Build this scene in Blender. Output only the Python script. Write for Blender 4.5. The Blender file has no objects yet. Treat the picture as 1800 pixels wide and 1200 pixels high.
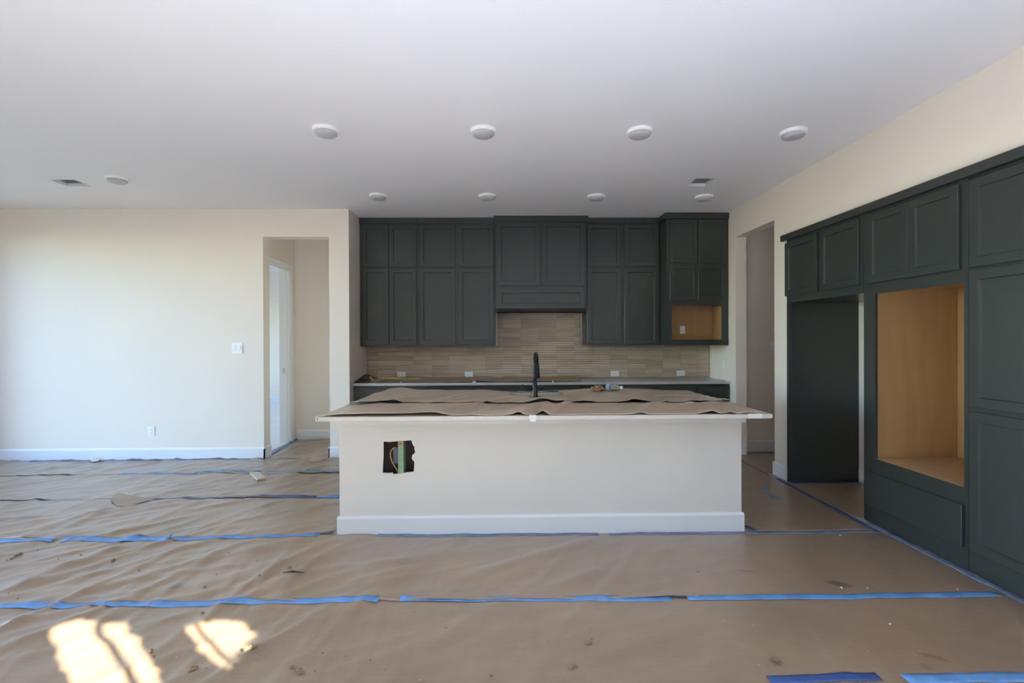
import bpy, bmesh, math, random
from mathutils import Vector, Matrix, noise
from mathutils.geometry import tessellate_polygon

random.seed(7)
sc = bpy.context.scene
C = sc.collection

# ------------------------------------------------------------------ camera
CAM_H = 1.442
F_PX = 850.0
YAW, PITCH, ROLL = -0.0165, -0.0038, -0.00415
def _rot():
    cy, sy = math.cos(YAW), math.sin(YAW)
    cp, sp = math.cos(PITCH), math.sin(PITCH)
    cr, sr = math.cos(ROLL), math.sin(ROLL)
    a = Matrix(((cy, sy, 0), (-sy, cy, 0), (0, 0, 1)))
    b = Matrix(((1, 0, 0), (0, cp, sp), (0, -sp, cp)))
    c = Matrix(((cr, 0, sr), (0, 1, 0), (-sr, 0, cr)))
    return c @ b @ a
RC = _rot()
cam_data = bpy.data.cameras.new('camera')
cam = bpy.data.objects.new('camera', cam_data)
C.objects.link(cam)
r_, f_, u_ = RC[0], RC[1], RC[2]
m = Matrix(((r_[0], u_[0], -f_[0]), (r_[1], u_[1], -f_[1]), (r_[2], u_[2], -f_[2]))).to_4x4()
m.translation = (0, 0, CAM_H)
cam.matrix_world = m
cam_data.sensor_width = 36.0
cam_data.lens = F_PX / 1800 * 36.0
cam_data.clip_start = 0.05
sc.camera = cam

def ray(u, v):
    return RC.transposed() @ Vector(((u - 900) / F_PX, 1.0, (600 - v) / F_PX))
def on_floor(u, v, z=0.0):
    d = ray(u, v); t = (z - CAM_H) / d.z
    return (d.x * t, d.y * t)
def on_y(u, v, y):
    d = ray(u, v); t = y / d.y
    return (d.x * t, CAM_H + d.z * t)

# ------------------------------------------------------------------ light
sc.view_settings.view_transform = 'Standard'
sc.view_settings.look = 'None'
sc.view_settings.gamma = 1.0
sc.view_settings.use_curve_mapping = False
sc.view_settings.exposure = 0.43
sc.cycles.use_denoising = True
sc.cycles.max_bounces = 10
sc.cycles.diffuse_bounces = 7
sc.cycles.glossy_bounces = 4
sc.cycles.transparent_max_bounces = 12
sc.cycles.sample_clamp_indirect = 6.0
sc.cycles.caustics_reflective = False
sc.cycles.caustics_refractive = False

SUN_H = Vector((0.757, -0.653)).normalized()
SUN_EL = math.radians(31)
TO_SUN = Vector((SUN_H.x * math.cos(SUN_EL), SUN_H.y * math.cos(SUN_EL), math.sin(SUN_EL)))
SUN_W, SKY_W = 38.0, 1.95

world = bpy.data.worlds.new('world')
sc.world = world
world.use_nodes = True
wn = world.node_tree.nodes; wl = world.node_tree.links
wn.clear()
sky = wn.new('ShaderNodeTexSky')
sky.sky_type = 'NISHITA'
sky.sun_disc = False
sky.sun_elevation = SUN_EL
sky.sun_rotation = math.atan2(SUN_H.x, SUN_H.y)
sky.air_density = 1.0
sky.dust_density = 0.1
sky.ozone_density = 1.6
bg = wn.new('ShaderNodeBackground')
bg.inputs[1].default_value = SKY_W
wo = wn.new('ShaderNodeOutputWorld')
tint = wn.new('ShaderNodeVectorMath'); tint.operation = 'MULTIPLY'      # a clear, slightly bluer sky all round
tint.inputs[1].default_value = (0.86, 0.97, 1.14)
wl.new(sky.outputs[0], tint.inputs[0]); wl.new(tint.outputs[0], bg.inputs[0]); wl.new(bg.outputs[0], wo.inputs[0])

sd = bpy.data.lights.new('sun', 'SUN')
sd.energy = SUN_W
sd.angle = math.radians(0.40)
sd.color = (1.0, 0.95, 0.88)
sun = bpy.data.objects.new('sun', sd)
C.objects.link(sun)
sun.rotation_euler = (-TO_SUN).to_track_quat('-Z', 'Y').to_euler()
sun.location = TO_SUN * 20

# ------------------------------------------------------------------ helpers
def world_loc(o):
    v = Vector((0, 0, 0))
    while o:
        v += o.location; o = o.parent
    return v

class MB:
    def __init__(self):
        self.v = []; self.f = []
    def add(self, vs, fs):
        n = len(self.v)
        self.v += [tuple(p) for p in vs]
        self.f += [tuple(i + n for i in q) for q in fs]
        return self
    def box(self, x0, x1, y0, y1, z0, z1):
        return self.add([(x0, y0, z0), (x1, y0, z0), (x1, y1, z0), (x0, y1, z0), (x0, y0, z1), (x1, y0, z1), (x1, y1, z1), (x0, y1, z1)],
                        [(0, 3, 2, 1), (4, 5, 6, 7), (0, 1, 5, 4), (1, 2, 6, 5), (2, 3, 7, 6), (3, 0, 4, 7)])
    def prism(self, poly, fn, d0, d1):
        """poly: list of (a,b); fn(a,b,d) -> point"""
        n = len(poly)
        tri = tessellate_polygon([[Vector((a, b, 0)) for a, b in poly]])
        vs = [fn(a, b, d0) for a, b in poly] + [fn(a, b, d1) for a, b in poly]
        fs = [tuple(t) for t in tri] + [tuple(i + n for i in reversed(t)) for t in tri]
        fs += [(i, (i + 1) % n, (i + 1) % n + n, i + n) for i in range(n)]
        return self.add(vs, fs)
    def plate(self, loops, fn, d0, d1):
        """a flat plate with holes: loops[0] outer, others holes"""
        flat = [p for l in loops for p in l]
        n = len(flat)
        tri = tessellate_polygon([[Vector((a, b, 0)) for a, b in l] for l in loops])
        vs = [fn(a, b, d0) for a, b in flat] + [fn(a, b, d1) for a, b in flat]
        fs = [tuple(t) for t in tri] + [tuple(i + n for i in reversed(t)) for t in tri]
        o = 0
        for l in loops:
            k = len(l)
            fs += [(o + i, o + (i + 1) % k, o + (i + 1) % k + n, o + i + n) for i in range(k)]
            o += k
        return self.add(vs, fs)
    def lathe(self, prof, centre, axis='Z', n=28):
        """prof: list of (r, h)"""
        ax = {'Z': lambda r, t, h: (r * math.cos(t), r * math.sin(t), h),
              'Y': lambda r, t, h: (r * math.cos(t), h, r * math.sin(t)),
              'X': lambda r, t, h: (h, r * math.cos(t), r * math.sin(t))}[axis]
        c = Vector(centre)
        vs = [c + Vector(ax(r, 2 * math.pi * k / n, h)) for r, h in prof for k in range(n)]
        fs = []
        for i in range(len(prof) - 1):
            for k in range(n):
                a, b = i * n + k, i * n + (k + 1) % n
                fs.append((a, b, b + n, a + n))
        fs.append(tuple(range(n - 1, -1, -1)))
        fs.append(tuple(range((len(prof) - 1) * n, len(prof) * n)))
        return self.add(vs, fs)
    def tube(self, path, radii, n=12):
        pts = [Vector(p) for p in path]
        if not isinstance(radii, (list, tuple)): radii = [radii] * len(pts)
        vs = []; prev = None
        for i, p in enumerate(pts):
            t = (pts[min(i + 1, len(pts) - 1)] - pts[max(i - 1, 0)]).normalized()
            if prev is None:
                a = Vector((1, 0, 0)) if abs(t.x) < 0.9 else Vector((0, 0, 1))
                prev = t.cross(a).normalized()
            x = (prev - t * prev.dot(t)).normalized(); prev = x
            y = t.cross(x)
            vs += [p + (x * math.cos(2 * math.pi * k / n) + y * math.sin(2 * math.pi * k / n)) * radii[i] for k in range(n)]
        fs = []
        for i in range(len(pts) - 1):
            for k in range(n):
                a, b = i * n + k, i * n + (k + 1) % n
                fs.append((a, b, b + n, a + n))
        fs.append(tuple(range(n - 1, -1, -1)))
        fs.append(tuple(range((len(pts) - 1) * n, len(pts) * n)))
        return self.add(vs, fs)
    def sheet(self, grid, thick=0.0):
        """grid[i][j] points; optional thickness downwards"""
        ni, nj = len(grid), len(grid[0])
        vs = [p for row in grid for p in row]
        fs = [(i * nj + j, (i + 1) * nj + j, (i + 1) * nj + j + 1, i * nj + j + 1) for i in range(ni - 1) for j in range(nj - 1)]
        return self.add(vs, fs)
    def build(self, name, mat, parent=None, smooth=False, bevel=0.0, origin=None):
        off = world_loc(parent) if parent else None
        vs = [Vector(p) for p in self.v]
        if parent is None:
            if origin is None:
                xs = [p.x for p in vs]; ys = [p.y for p in vs]; zs = [p.z for p in vs]
                origin = Vector(((min(xs) + max(xs)) / 2, (min(ys) + max(ys)) / 2, min(zs)))
            off = Vector(origin)
        me = bpy.data.meshes.new(name)
        me.from_pydata([tuple(p - off) for p in vs], [], self.f)
        bm = bmesh.new(); bm.from_mesh(me)
        bmesh.ops.recalc_face_normals(bm, faces=bm.faces)
        bm.to_mesh(me); bm.free()
        if smooth:
            for p in me.polygons: p.use_smooth = True
        o = bpy.data.objects.new(name, me)
        C.objects.link(o)
        if mat: me.materials.append(mat)
        if parent: o.parent = parent
        else: o.location = off
        if bevel:
            b = o.modifiers.new('bevel', 'BEVEL'); b.width = bevel; b.segments = 2; b.limit_method = 'ANGLE'
        return o

def tag(o, label=None, cat=None, group=None, kind=None):
    if label: o['label'] = label
    if cat: o['category'] = cat
    if group: o['group'] = group
    if kind: o['kind'] = kind
    return o
def thing(name, label, cat, loc, group=None):
    o = bpy.data.objects.new(name, None)
    o.empty_display_size = 0.1
    C.objects.link(o); o.location = loc
    return tag(o, label, cat, group)
def struct(name, mb, mat, parent=None, **k):
    o = mb.build(name, mat, parent, **k)
    if parent is None: o['kind'] = 'structure'
    return o
def copy_tree(o, parent=None):
    c = o.copy(); C.objects.link(c)
    if parent: c.parent = parent
    for ch in [q for q in bpy.data.objects if q.parent == o]:
        copy_tree(ch, c)
    return c

# ------------------------------------------------------------------ materials
def mat(name, col, rough=0.6, metal=0.0, spec=0.5, noise_amt=0.0, noise_scale=6.0, bump=0.0, bump_scale=150.0, coat=0.0):
    m = bpy.data.materials.new(name); m.use_nodes = True
    n = m.node_tree.nodes; l = m.node_tree.links
    b = n['Principled BSDF']
    b.inputs['Base Color'].default_value = (*col, 1)
    b.inputs['Roughness'].default_value = rough
    b.inputs['Metallic'].default_value = metal
    b.inputs['Specular IOR Level'].default_value = spec
    b.inputs['Coat Weight'].default_value = coat
    if noise_amt or bump:
        geo = n.new('ShaderNodeNewGeometry')
    if noise_amt:
        t = n.new('ShaderNodeTexNoise'); t.inputs['Scale'].default_value = noise_scale; t.inputs['Detail'].default_value = 5
        l.new(geo.outputs['Position'], t.inputs['Vector'])
        r = n.new('ShaderNodeMapRange'); r.inputs[1].default_value = 0.3; r.inputs[2].default_value = 0.7
        r.inputs[3].default_value = 1 - noise_amt; r.inputs[4].default_value = 1 + noise_amt
        l.new(t.outputs['Fac'], r.inputs[0])
        mx = n.new('ShaderNodeVectorMath'); mx.operation = 'SCALE'
        mx.inputs[0].default_value = col
        l.new(r.outputs[0], mx.inputs['Scale']); l.new(mx.outputs[0], b.inputs['Base Color'])
    if bump:
        t2 = n.new('ShaderNodeTexNoise'); t2.inputs['Scale'].default_value = bump_scale; t2.inputs['Detail'].default_value = 3
        l.new(geo.outputs['Position'], t2.inputs['Vector'])
        bp = n.new('ShaderNodeBump'); bp.inputs['Strength'].default_value = bump; bp.inputs['Distance'].default_value = 0.002
        l.new(t2.outputs['Fac'], bp.inputs['Height']); l.new(bp.outputs[0], b.inputs['Normal'])
    return m

M = {}
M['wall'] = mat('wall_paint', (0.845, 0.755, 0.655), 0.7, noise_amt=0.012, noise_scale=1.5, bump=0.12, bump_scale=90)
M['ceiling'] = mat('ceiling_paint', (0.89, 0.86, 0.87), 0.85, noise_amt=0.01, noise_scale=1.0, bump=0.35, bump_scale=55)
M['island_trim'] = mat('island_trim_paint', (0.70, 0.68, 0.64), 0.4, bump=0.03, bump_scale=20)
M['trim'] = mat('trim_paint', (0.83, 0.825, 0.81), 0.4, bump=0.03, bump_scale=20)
M['cabinet'] = mat('cabinet_paint', (0.041, 0.048, 0.044), 0.27, noise_amt=0.03, noise_scale=3, bump=0.03, bump_scale=60)
M['dark'] = mat('hood_insert_dark', (0.02, 0.022, 0.022), 0.8)  # plain near-black for the hood insert
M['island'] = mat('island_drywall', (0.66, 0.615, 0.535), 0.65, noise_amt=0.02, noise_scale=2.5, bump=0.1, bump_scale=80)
M['quartz'] = mat('white_quartz', (0.56, 0.52, 0.45), 0.4, noise_amt=0.02, noise_scale=14)
M['quartz_grey'] = mat('grey_quartz', (0.52, 0.50, 0.48), 0.3, noise_amt=0.04, noise_scale=20)
M['black_metal'] = mat('matte_black_metal', (0.014, 0.016, 0.019), 0.32, metal=0.3)
M['steel'] = mat('brushed_steel', (0.55, 0.57, 0.58), 0.32, metal=1.0)
M['galv'] = mat('galvanised_metal', (0.5, 0.51, 0.52), 0.45, metal=0.8, noise_amt=0.1, noise_scale=30)
M['plastic_white'] = mat('white_plastic', (0.88, 0.87, 0.85), 0.35)
M['lens'] = mat('frosted_lens', (0.52, 0.51, 0.51), 0.45)
M['slot'] = mat('dark_slot', (0.05, 0.05, 0.05), 0.6)
M['tape_blue'] = mat('blue_painter_tape', (0.13, 0.275, 0.51), 0.5, noise_amt=0.25, noise_scale=9, bump=0.15, bump_scale=120)
M['tape_dull'] = mat('dull_blue_tape', (0.17, 0.205, 0.29), 0.6, noise_amt=0.25, noise_scale=12, bump=0.1, bump_scale=90)  # duller, greyer blue for part of the floor tape
M['tape_dark'] = mat('dark_blue_tape', (0.045, 0.085, 0.22), 0.5, noise_amt=0.25, noise_scale=9)
M['tape_white'] = mat('white_masking_tape', (0.72, 0.69, 0.61), 0.55, noise_amt=0.05)
M['subfloor'] = mat('concrete_subfloor', (0.40, 0.38, 0.36), 0.8, noise_amt=0.1)
M['pale_floor'] = mat('pale_floor', (0.80, 0.80, 0.82), 0.5, noise_amt=0.04)
M['black_plastic'] = mat('black_plastic_film', (0.012, 0.012, 0.013), 0.3)
M['stud'] = mat('stud_timber', (0.36, 0.24, 0.12), 0.7, noise_amt=0.15, noise_scale=25)
M['green'] = mat('green_stained_timber', (0.25, 0.36, 0.22), 0.7, noise_amt=0.15, noise_scale=25)
M['cavity'] = mat('dark_brown_cavity', (0.05, 0.034, 0.028), 0.9)
M['wire'] = mat('yellow_cable', (0.62, 0.42, 0.12), 0.45)
M['box'] = mat('blue_grey_box', (0.09, 0.10, 0.15), 0.5)
M['drywall_core'] = mat('gypsum_core', (0.74, 0.72, 0.70), 0.95, noise_amt=0.06, noise_scale=60)
M['grout'] = mat('pale_grout', (0.44, 0.39, 0.33), 0.9)
M['crumbs'] = mat('brown_dirt', (0.26, 0.165, 0.08), 0.95, noise_amt=0.3, noise_scale=40)
M['chips'] = mat('white_plaster_chips', (0.55, 0.53, 0.49), 0.9)
M['leaf'] = mat('leaf_green', (0.06, 0.12, 0.03), 0.6, noise_amt=0.3)
M['ground'] = mat('dry_grass_yard', (0.17, 0.15, 0.10), 0.9, noise_amt=0.1)
M['blocker_wall'] = mat('brown_blocker', (0.24, 0.17, 0.13), 0.9, noise_amt=0.15)
M['bounce_slab'] = mat('pale_bounce_slab', (0.60, 0.61, 0.66), 0.9, noise_amt=0.05)
M['brown_bag'] = mat('crumpled_brown_wrapper', (0.30, 0.17, 0.09), 0.6, noise_amt=0.6, noise_scale=30)
M['strap'] = mat('yellow_film', (0.50, 0.40, 0.18), 0.3, noise_amt=0.2)
M['label_blue'] = mat('bottle_label', (0.34, 0.50, 0.72), 0.4, noise_amt=0.2, noise_scale=40)
M['offcut'] = mat('pale_wood_offcut', (0.62, 0.52, 0.38), 0.6, noise_amt=0.05)

def pane_mat():
    m = bpy.data.materials.new('window_glass'); m.use_nodes = True
    n = m.node_tree.nodes; l = m.node_tree.links
    n.remove(n['Principled BSDF'])
    t = n.new('ShaderNodeBsdfTransparent'); t.inputs[0].default_value = (0.96, 0.98, 0.97, 1)
    g = n.new('ShaderNodeBsdfGlossy'); g.inputs['Roughness'].default_value = 0.02
    lw = n.new('ShaderNodeLayerWeight')
    pw = n.new('ShaderNodeMath'); pw.operation = 'POWER'; pw.inputs[1].default_value = 5.0; l.new(lw.outputs['Facing'], pw.inputs[0])
    fr = n.new('ShaderNodeMath'); fr.operation = 'MULTIPLY_ADD'; fr.inputs[1].default_value = 0.9; fr.inputs[2].default_value = 0.035; l.new(pw.outputs[0], fr.inputs[0])
    mx = n.new('ShaderNodeMixShader')
    l.new(fr.outputs[0], mx.inputs[0]); l.new(t.outputs[0], mx.inputs[1]); l.new(g.outputs[0], mx.inputs[2])
    l.new(mx.outputs[0], n['Material Output'].inputs[0])
    return m
M['glass'] = pane_mat()
def bottle_mat():
    m = mat('clear_plastic', (0.92, 0.95, 0.97), 0.08)
    b = m.node_tree.nodes['Principled BSDF']
    b.inputs['Transmission Weight'].default_value = 0.85
    b.inputs['IOR'].default_value = 1.25
    return m
M['bottle'] = bottle_mat()

def wood_mat(name, c1, c2, axis='Z'):
    m = bpy.data.materials.new(name); m.use_nodes = True
    n = m.node_tree.nodes; l = m.node_tree.links
    b = n['Principled BSDF']; b.inputs['Roughness'].default_value = 0.42
    geo = n.new('ShaderNodeNewGeometry'); mp = n.new('ShaderNodeMapping')
    mp.inputs['Scale'].default_value = {'Z': (9, 9, 0.9), 'X': (0.9, 9, 9), 'Y': (9, 0.9, 9)}[axis]
    l.new(geo.outputs['Position'], mp.inputs[0])
    t = n.new('ShaderNodeTexNoise'); t.inputs['Scale'].default_value = 1.2; t.inputs['Detail'].default_value = 6; t.inputs['Distortion'].default_value = 0.6
    l.new(mp.outputs[0], t.inputs['Vector'])
    r = n.new('ShaderNodeValToRGB')
    r.color_ramp.elements[0].position = 0.25; r.color_ramp.elements[0].color = (*c1, 1)
    r.color_ramp.elements[1].position = 0.75; r.color_ramp.elements[1].color = (*c2, 1)
    l.new(t.outputs['Fac'], r.inputs[0]); l.new(r.outputs[0], b.inputs['Base Color'])
    return m
M['maple'] = wood_mat('maple_veneer', (0.42, 0.245, 0.10), (0.50, 0.31, 0.14))

def paper_mat(name, col, stains=(), coat=0.0):
    m = bpy.data.materials.new(name); m.use_nodes = True
    n = m.node_tree.nodes; l = m.node_tree.links
    b = n['Principled BSDF']; b.inputs['Roughness'].default_value = 0.33
    b.inputs['Specular IOR Level'].default_value = 0.8
    b.inputs['Coat Weight'].default_value = coat; b.inputs['Coat Roughness'].default_value = 0.36; b.inputs['Coat IOR'].default_value = 1.6
    geo = n.new('ShaderNodeNewGeometry')
    t = n.new('ShaderNodeTexNoise'); t.inputs['Scale'].default_value = 2.2; t.inputs['Detail'].default_value = 8; t.inputs['Roughness'].default_value = 0.62
    l.new(geo.outputs['Position'], t.inputs['Vector'])
    r = n.new('ShaderNodeMapRange'); r.inputs[1].default_value = 0.3; r.inputs[2].default_value = 0.7; r.inputs[3].default_value = 0.86; r.inputs[4].default_value = 1.10
    l.new(t.outputs['Fac'], r.inputs[0])
    val = r.outputs[0]
    mp = n.new('ShaderNodeMapping'); mp.inputs['Scale'].default_value = (1, 14, 6); l.new(geo.outputs['Position'], mp.inputs[0])
    t3 = n.new('ShaderNodeTexNoise'); t3.inputs['Scale'].default_value = 6; t3.inputs['Detail'].default_value = 4; l.new(mp.outputs[0], t3.inputs['Vector'])
    r3 = n.new('ShaderNodeMapRange'); r3.inputs[1].default_value = 0.3; r3.inputs[2].default_value = 0.7; r3.inputs[3].default_value = 0.95; r3.inputs[4].default_value = 1.05
    l.new(t3.outputs['Fac'], r3.inputs[0])
    mu = n.new('ShaderNodeMath'); mu.operation = 'MULTIPLY'; l.new(val, mu.inputs[0]); l.new(r3.outputs[0], mu.inputs[1]); val = mu.outputs[0]
    for (sx, sy, wx, wy, ang, amt) in stains:
        m2 = n.new('ShaderNodeMapping'); m2.vector_type = 'TEXTURE'
        m2.inputs['Location'].default_value = (sx, sy, 0); m2.inputs['Rotation'].default_value = (0, 0, ang); m2.inputs['Scale'].default_value = (wx, wy, 1000)
        l.new(geo.outputs['Position'], m2.inputs[0])
        ln = n.new('ShaderNodeVectorMath'); ln.operation = 'LENGTH'; l.new(m2.outputs[0], ln.inputs[0])
        nz = n.new('ShaderNodeMath'); nz.operation = 'MULTIPLY_ADD'; l.new(t3.outputs['Fac'], nz.inputs[0]); nz.inputs[1].default_value = 0.9
        l.new(ln.outputs['Value'], nz.inputs[2])
        rr = n.new('ShaderNodeMapRange'); rr.inputs[1].default_value = 1.15; rr.inputs[2].default_value = 1.55; rr.inputs[3].default_value = amt; rr.inputs[4].default_value = 1.0
        l.new(nz.outputs[0], rr.inputs[0])
        mm = n.new('ShaderNodeMath'); mm.operation = 'MULTIPLY'; l.new(val, mm.inputs[0]); l.new(rr.outputs[0], mm.inputs[1]); val = mm.outputs[0]
    mx = n.new('ShaderNodeVectorMath'); mx.operation = 'SCALE'; mx.inputs[0].default_value = col
    l.new(val, mx.inputs['Scale']); l.new(mx.outputs[0], b.inputs['Base Color'])
    t2 = n.new('ShaderNodeTexNoise'); t2.inputs['Scale'].default_value = 16; t2.inputs['Detail'].default_value = 6
    l.new(geo.outputs['Position'], t2.inputs['Vector'])
    bp = n.new('ShaderNodeBump'); bp.inputs['Strength'].default_value = 0.28; bp.inputs['Distance'].default_value = 0.012
    l.new(t2.outputs['Fac'], bp.inputs['Height']); l.new(bp.outputs[0], b.inputs['Normal'])
    return m
def fs(u, v, w, h, a, amt):
    p = on_floor(u, v); return (p[0], p[1], w, h, a, amt)
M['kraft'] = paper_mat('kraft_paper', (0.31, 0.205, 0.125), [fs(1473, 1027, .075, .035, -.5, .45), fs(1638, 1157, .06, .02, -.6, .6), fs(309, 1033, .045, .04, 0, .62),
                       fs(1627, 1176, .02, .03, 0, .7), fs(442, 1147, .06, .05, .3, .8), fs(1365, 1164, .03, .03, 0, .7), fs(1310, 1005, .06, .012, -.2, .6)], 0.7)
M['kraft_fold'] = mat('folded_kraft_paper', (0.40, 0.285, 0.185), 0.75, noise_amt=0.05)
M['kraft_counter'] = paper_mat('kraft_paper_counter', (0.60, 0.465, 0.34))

def tile_mat():
    m = bpy.data.materials.new('glazed_tile'); m.use_nodes = True
    n = m.node_tree.nodes; l = m.node_tree.links
    b = n['Principled BSDF']; b.inputs['Roughness'].default_value = 0.16
    oi = n.new('ShaderNodeObjectInfo')
    geo = n.new('ShaderNodeNewGeometry'); mp = n.new('ShaderNodeMapping'); mp.inputs['Scale'].default_value = (2.5, 3, 45)
    l.new(geo.outputs['Position'], mp.inputs[0])
    ad = n.new('ShaderNodeVectorMath'); ad.operation = 'ADD'; l.new(mp.outputs[0], ad.inputs[0])
    sc_ = n.new('ShaderNodeMath'); sc_.operation = 'MULTIPLY'; sc_.inputs[1].default_value = 37.0; l.new(oi.outputs['Random'], sc_.inputs[0]); l.new(sc_.outputs[0], ad.inputs[1])
    t = n.new('ShaderNodeTexNoise'); t.inputs['Scale'].default_value = 1.3; t.inputs['Detail'].default_value = 3; l.new(ad.outputs[0], t.inputs['Vector'])
    av = n.new('ShaderNodeMath'); av.operation = 'MULTIPLY_ADD'; av.inputs[1].default_value = 0.45; l.new(oi.outputs['Random'], av.inputs[0])
    hf = n.new('ShaderNodeMath'); hf.operation = 'MULTIPLY'; hf.inputs[1].default_value = 0.75; l.new(t.outputs['Fac'], hf.inputs[0]); l.new(hf.outputs[0], av.inputs[2])
    r = n.new('ShaderNodeValToRGB')
    r.color_ramp.elements[0].position = 0.28; r.color_ramp.elements[0].color = (0.42, 0.33, 0.24, 1)
    r.color_ramp.elements[1].position = 0.85; r.color_ramp.elements[1].color = (0.58, 0.475, 0.365, 1)
    l.new(av.outputs[0], r.inputs[0]); l.new(r.outputs[0], b.inputs['Base Color'])
    return m
M['tile'] = tile_mat()

# ------------------------------------------------------------------ setting
H = 3.05
XR = 2.873        # right wall face
YL = 5.96         # left part of the back wall
YB = 6.72         # kitchen back wall
XN = -1.897       # side wall of the kitchen recess
XLW = -6.45       # far left wall
YR = -0.5         # rear wall (behind the camera)
YCAB_END = 1.95   # near end of the built-in cabinets

struct('floor_bounce', MB().box(-1.3, XR, YR, 1.93, 0, .004), M['pale_floor'])  # unseen pale strip, added to bounce light up onto the ceiling
struct('floor', MB().box(XLW - .2, 6.2, YR - .2, 7.3, -0.12, 0.0), M['subfloor'])
struct('floor_hall_room', MB().box(-8.9, -3.05, 6.12, 11.6, -0.1, 0.004), M['pale_floor'])
vents = [(-4.51, -4.27, 4.89, 5.087), (1.933, 2.126, 4.832, 5.066)]
xy = lambda a, b, d: (a, b, d)
struct('ceiling', MB().plate([[(XLW - .2, YR - .2), (6.2, YR - .2), (6.2, 7.3), (XLW - .2, 7.3)]] +
       [[(a, c), (b, c), (b, d), (a, d)] for a, b, c, d in vents], xy, H, H + 0.03), M['ceiling'])
struct('ceiling_hall_room', MB().box(-8.9, XLW - .0, 6.12, 11.6, H, H + .05).box(XLW, -3.05, 7.3, 11.6, H, H + .05), M['ceiling'])

# back wall, left part, with the passage opening
OX0, OX1, OZ = -2.94, -2.138, 2.71
w = MB().box(XLW, OX0, YL, YL + .16, 0, H).box(OX0, OX1, YL, YL + .16, OZ, H).box(OX1, XN, YL, 7.15, 0, H)
struct('wall_back_left', w, M['wall'])
struct('wall_back', MB().box(XN, 3.03, YB, YB + .15, 0, H), M['wall'])
# right wall, with the passage opening and the recess for the cabinets
struct('wall_right', MB().box(XR, XR + .135, YR, YCAB_END, 0, H), M['wall'])
struct('wall_right_above', MB().box(XR, XR + .135, YCAB_END, 4.85, 2.44, H), M['wall'])
struct('wall_right_pier', MB().box(XR, XR + .135, 4.85, 5.09, 0, H), M['wall'])
struct('wall_right_head', MB().box(XR, XR + .135, 5.09, 5.95, 2.70, H), M['wall'])
struct('wall_right_far', MB().box(XR, XR + .135, 5.95, YB, 0, H), M['wall'])
struct('wall_recess_right', MB().box(3.56, 3.66, 1.9, 4.85, 0, H).box(XR + .135, 3.66, 1.82, YCAB_END, 0, H), M['wall'])
# right passage
struct('wall_right_passage', MB().box(XR + .13, 6.2, 6.15, 6.3, 0, H).box(XR + .13, 6.2, 4.86, 4.98, 0, H).box(6.1, 6.2, 4.98, 6.15, 0, H), M['wall'])
# left passage and the room beyond
DY0, DY1, DZ = 6.16, 6.90, 2.44
w = MB().box(-3.16, -3.04, 6.12, DY0, 0, H).box(-3.16, -3.04, DY1, 7.15, 0, H).box(-3.16, -3.04, DY0, DY1, DZ, H)
struct('wall_passage_left', w, M['wall'])
struct('wall_passage_back', MB().box(-3.16, OX1 + .1, 7.1, 7.25, 0, H), M['wall'])
w = MB().box(-8.9, -3.05, 11.4, 11.55, 0, H).box(-3.16, -3.04, 7.15, 11.4, 0, H)
w.box(-8.9, -8.75, 6.12, 7.0, 0, H).box(-8.9, -8.75, 10.5, 11.4, 0, H).box(-8.9, -8.75, 7.0, 10.5, 0, .6).box(-8.9, -8.75, 7.0, 10.5, 2.5, H)
w.box(-8.9, XLW, 5.96, 6.12, 0, H)
struct('wall_hall_room', w, M['wall'])

def casing(name, mb): return struct(name, mb, M['trim'], bevel=0.003)
c = MB().box(-3.04, -3.022, DY1, DY1 + .085, 0, DZ + .085).box(-3.04, -3.022, DY0, DY1, DZ, DZ + .085)
c.box(-3.175, -3.03, DY1 - .018, DY1, 0, DZ).box(-3.175, -3.03, DY0, DY1 - .018, DZ - .018, DZ).box(-3.09, -3.06, DY1 - .03, DY1 - .018, 0, DZ - .018)
dr = casing('door_1', c)
MB().box(-3.125, -3.10, DY1 - .0215, DY1 - .017, 0.98, 1.05).build('strike_plate', M['steel'], dr)

def base_profile(fn, length, h=.14, t=.015):
    """fn(s, d, z): s along the wall, d out of the wall"""
    prof = [(0, 0), (t, 0), (t, h - .018), (t * .55, h), (0, h)]
    mb = MB()
    vs = [fn(0, d, z) for d, z in prof] + [fn(length, d, z) for d, z in prof]
    n = len(prof)
    return mb.add(vs, [tuple(range(n)), tuple(range(2 * n - 1, n - 1, -1))] + [(i, (i + 1) % n, (i + 1) % n + n, i + n) for i in range(n)])
def base_x(name, x0, x1, y): return struct(name, base_profile(lambda s, d, z: (x0 + s, y - d, z), x1 - x0), M['trim'])
def base_yl(name, x, y0, y1): return struct(name, base_profile(lambda s, d, z: (x - d, y0 + s, z), y1 - y0), M['trim'])
def base_yr(name, x, y0, y1): return struct(name, base_profile(lambda s, d, z: (x + d, y0 + s, z), y1 - y0), M['trim'])
base_x('baseboard_back_left', XLW, OX0 + .015, YL)
base_yr('baseboard_passage_jamb', OX0, YL - .015, YL + .16)
base_x('baseboard_recess_left', OX1 - .015, XN, YL)
base_yl('baseboard_passage_right', OX1, YL - .015, 7.1)
base_x('baseboard_passage_back', -3.02, OX1 - .015, 7.1)
base_yl('baseboard_right', XR, 4.855, 5.105)
base_x('baseboard_right_passage', XR + .14, 6.1, 6.15)
b = base_profile(lambda s, d, z: (XR + s, 5.09 + d, z), .13); struct('baseboard_right_return', b, M['trim'])
b = base_profile(lambda s, d, z: (XR + s, 5.95 - d, z), .13); struct('baseboard_right_jamb', b, M['trim'])
base_x('baseboard_hall_room', -8.7, -3.2, 11.4)
base_yl('baseboard_fridge_recess', 3.56, 3.82, 4.78)

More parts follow.
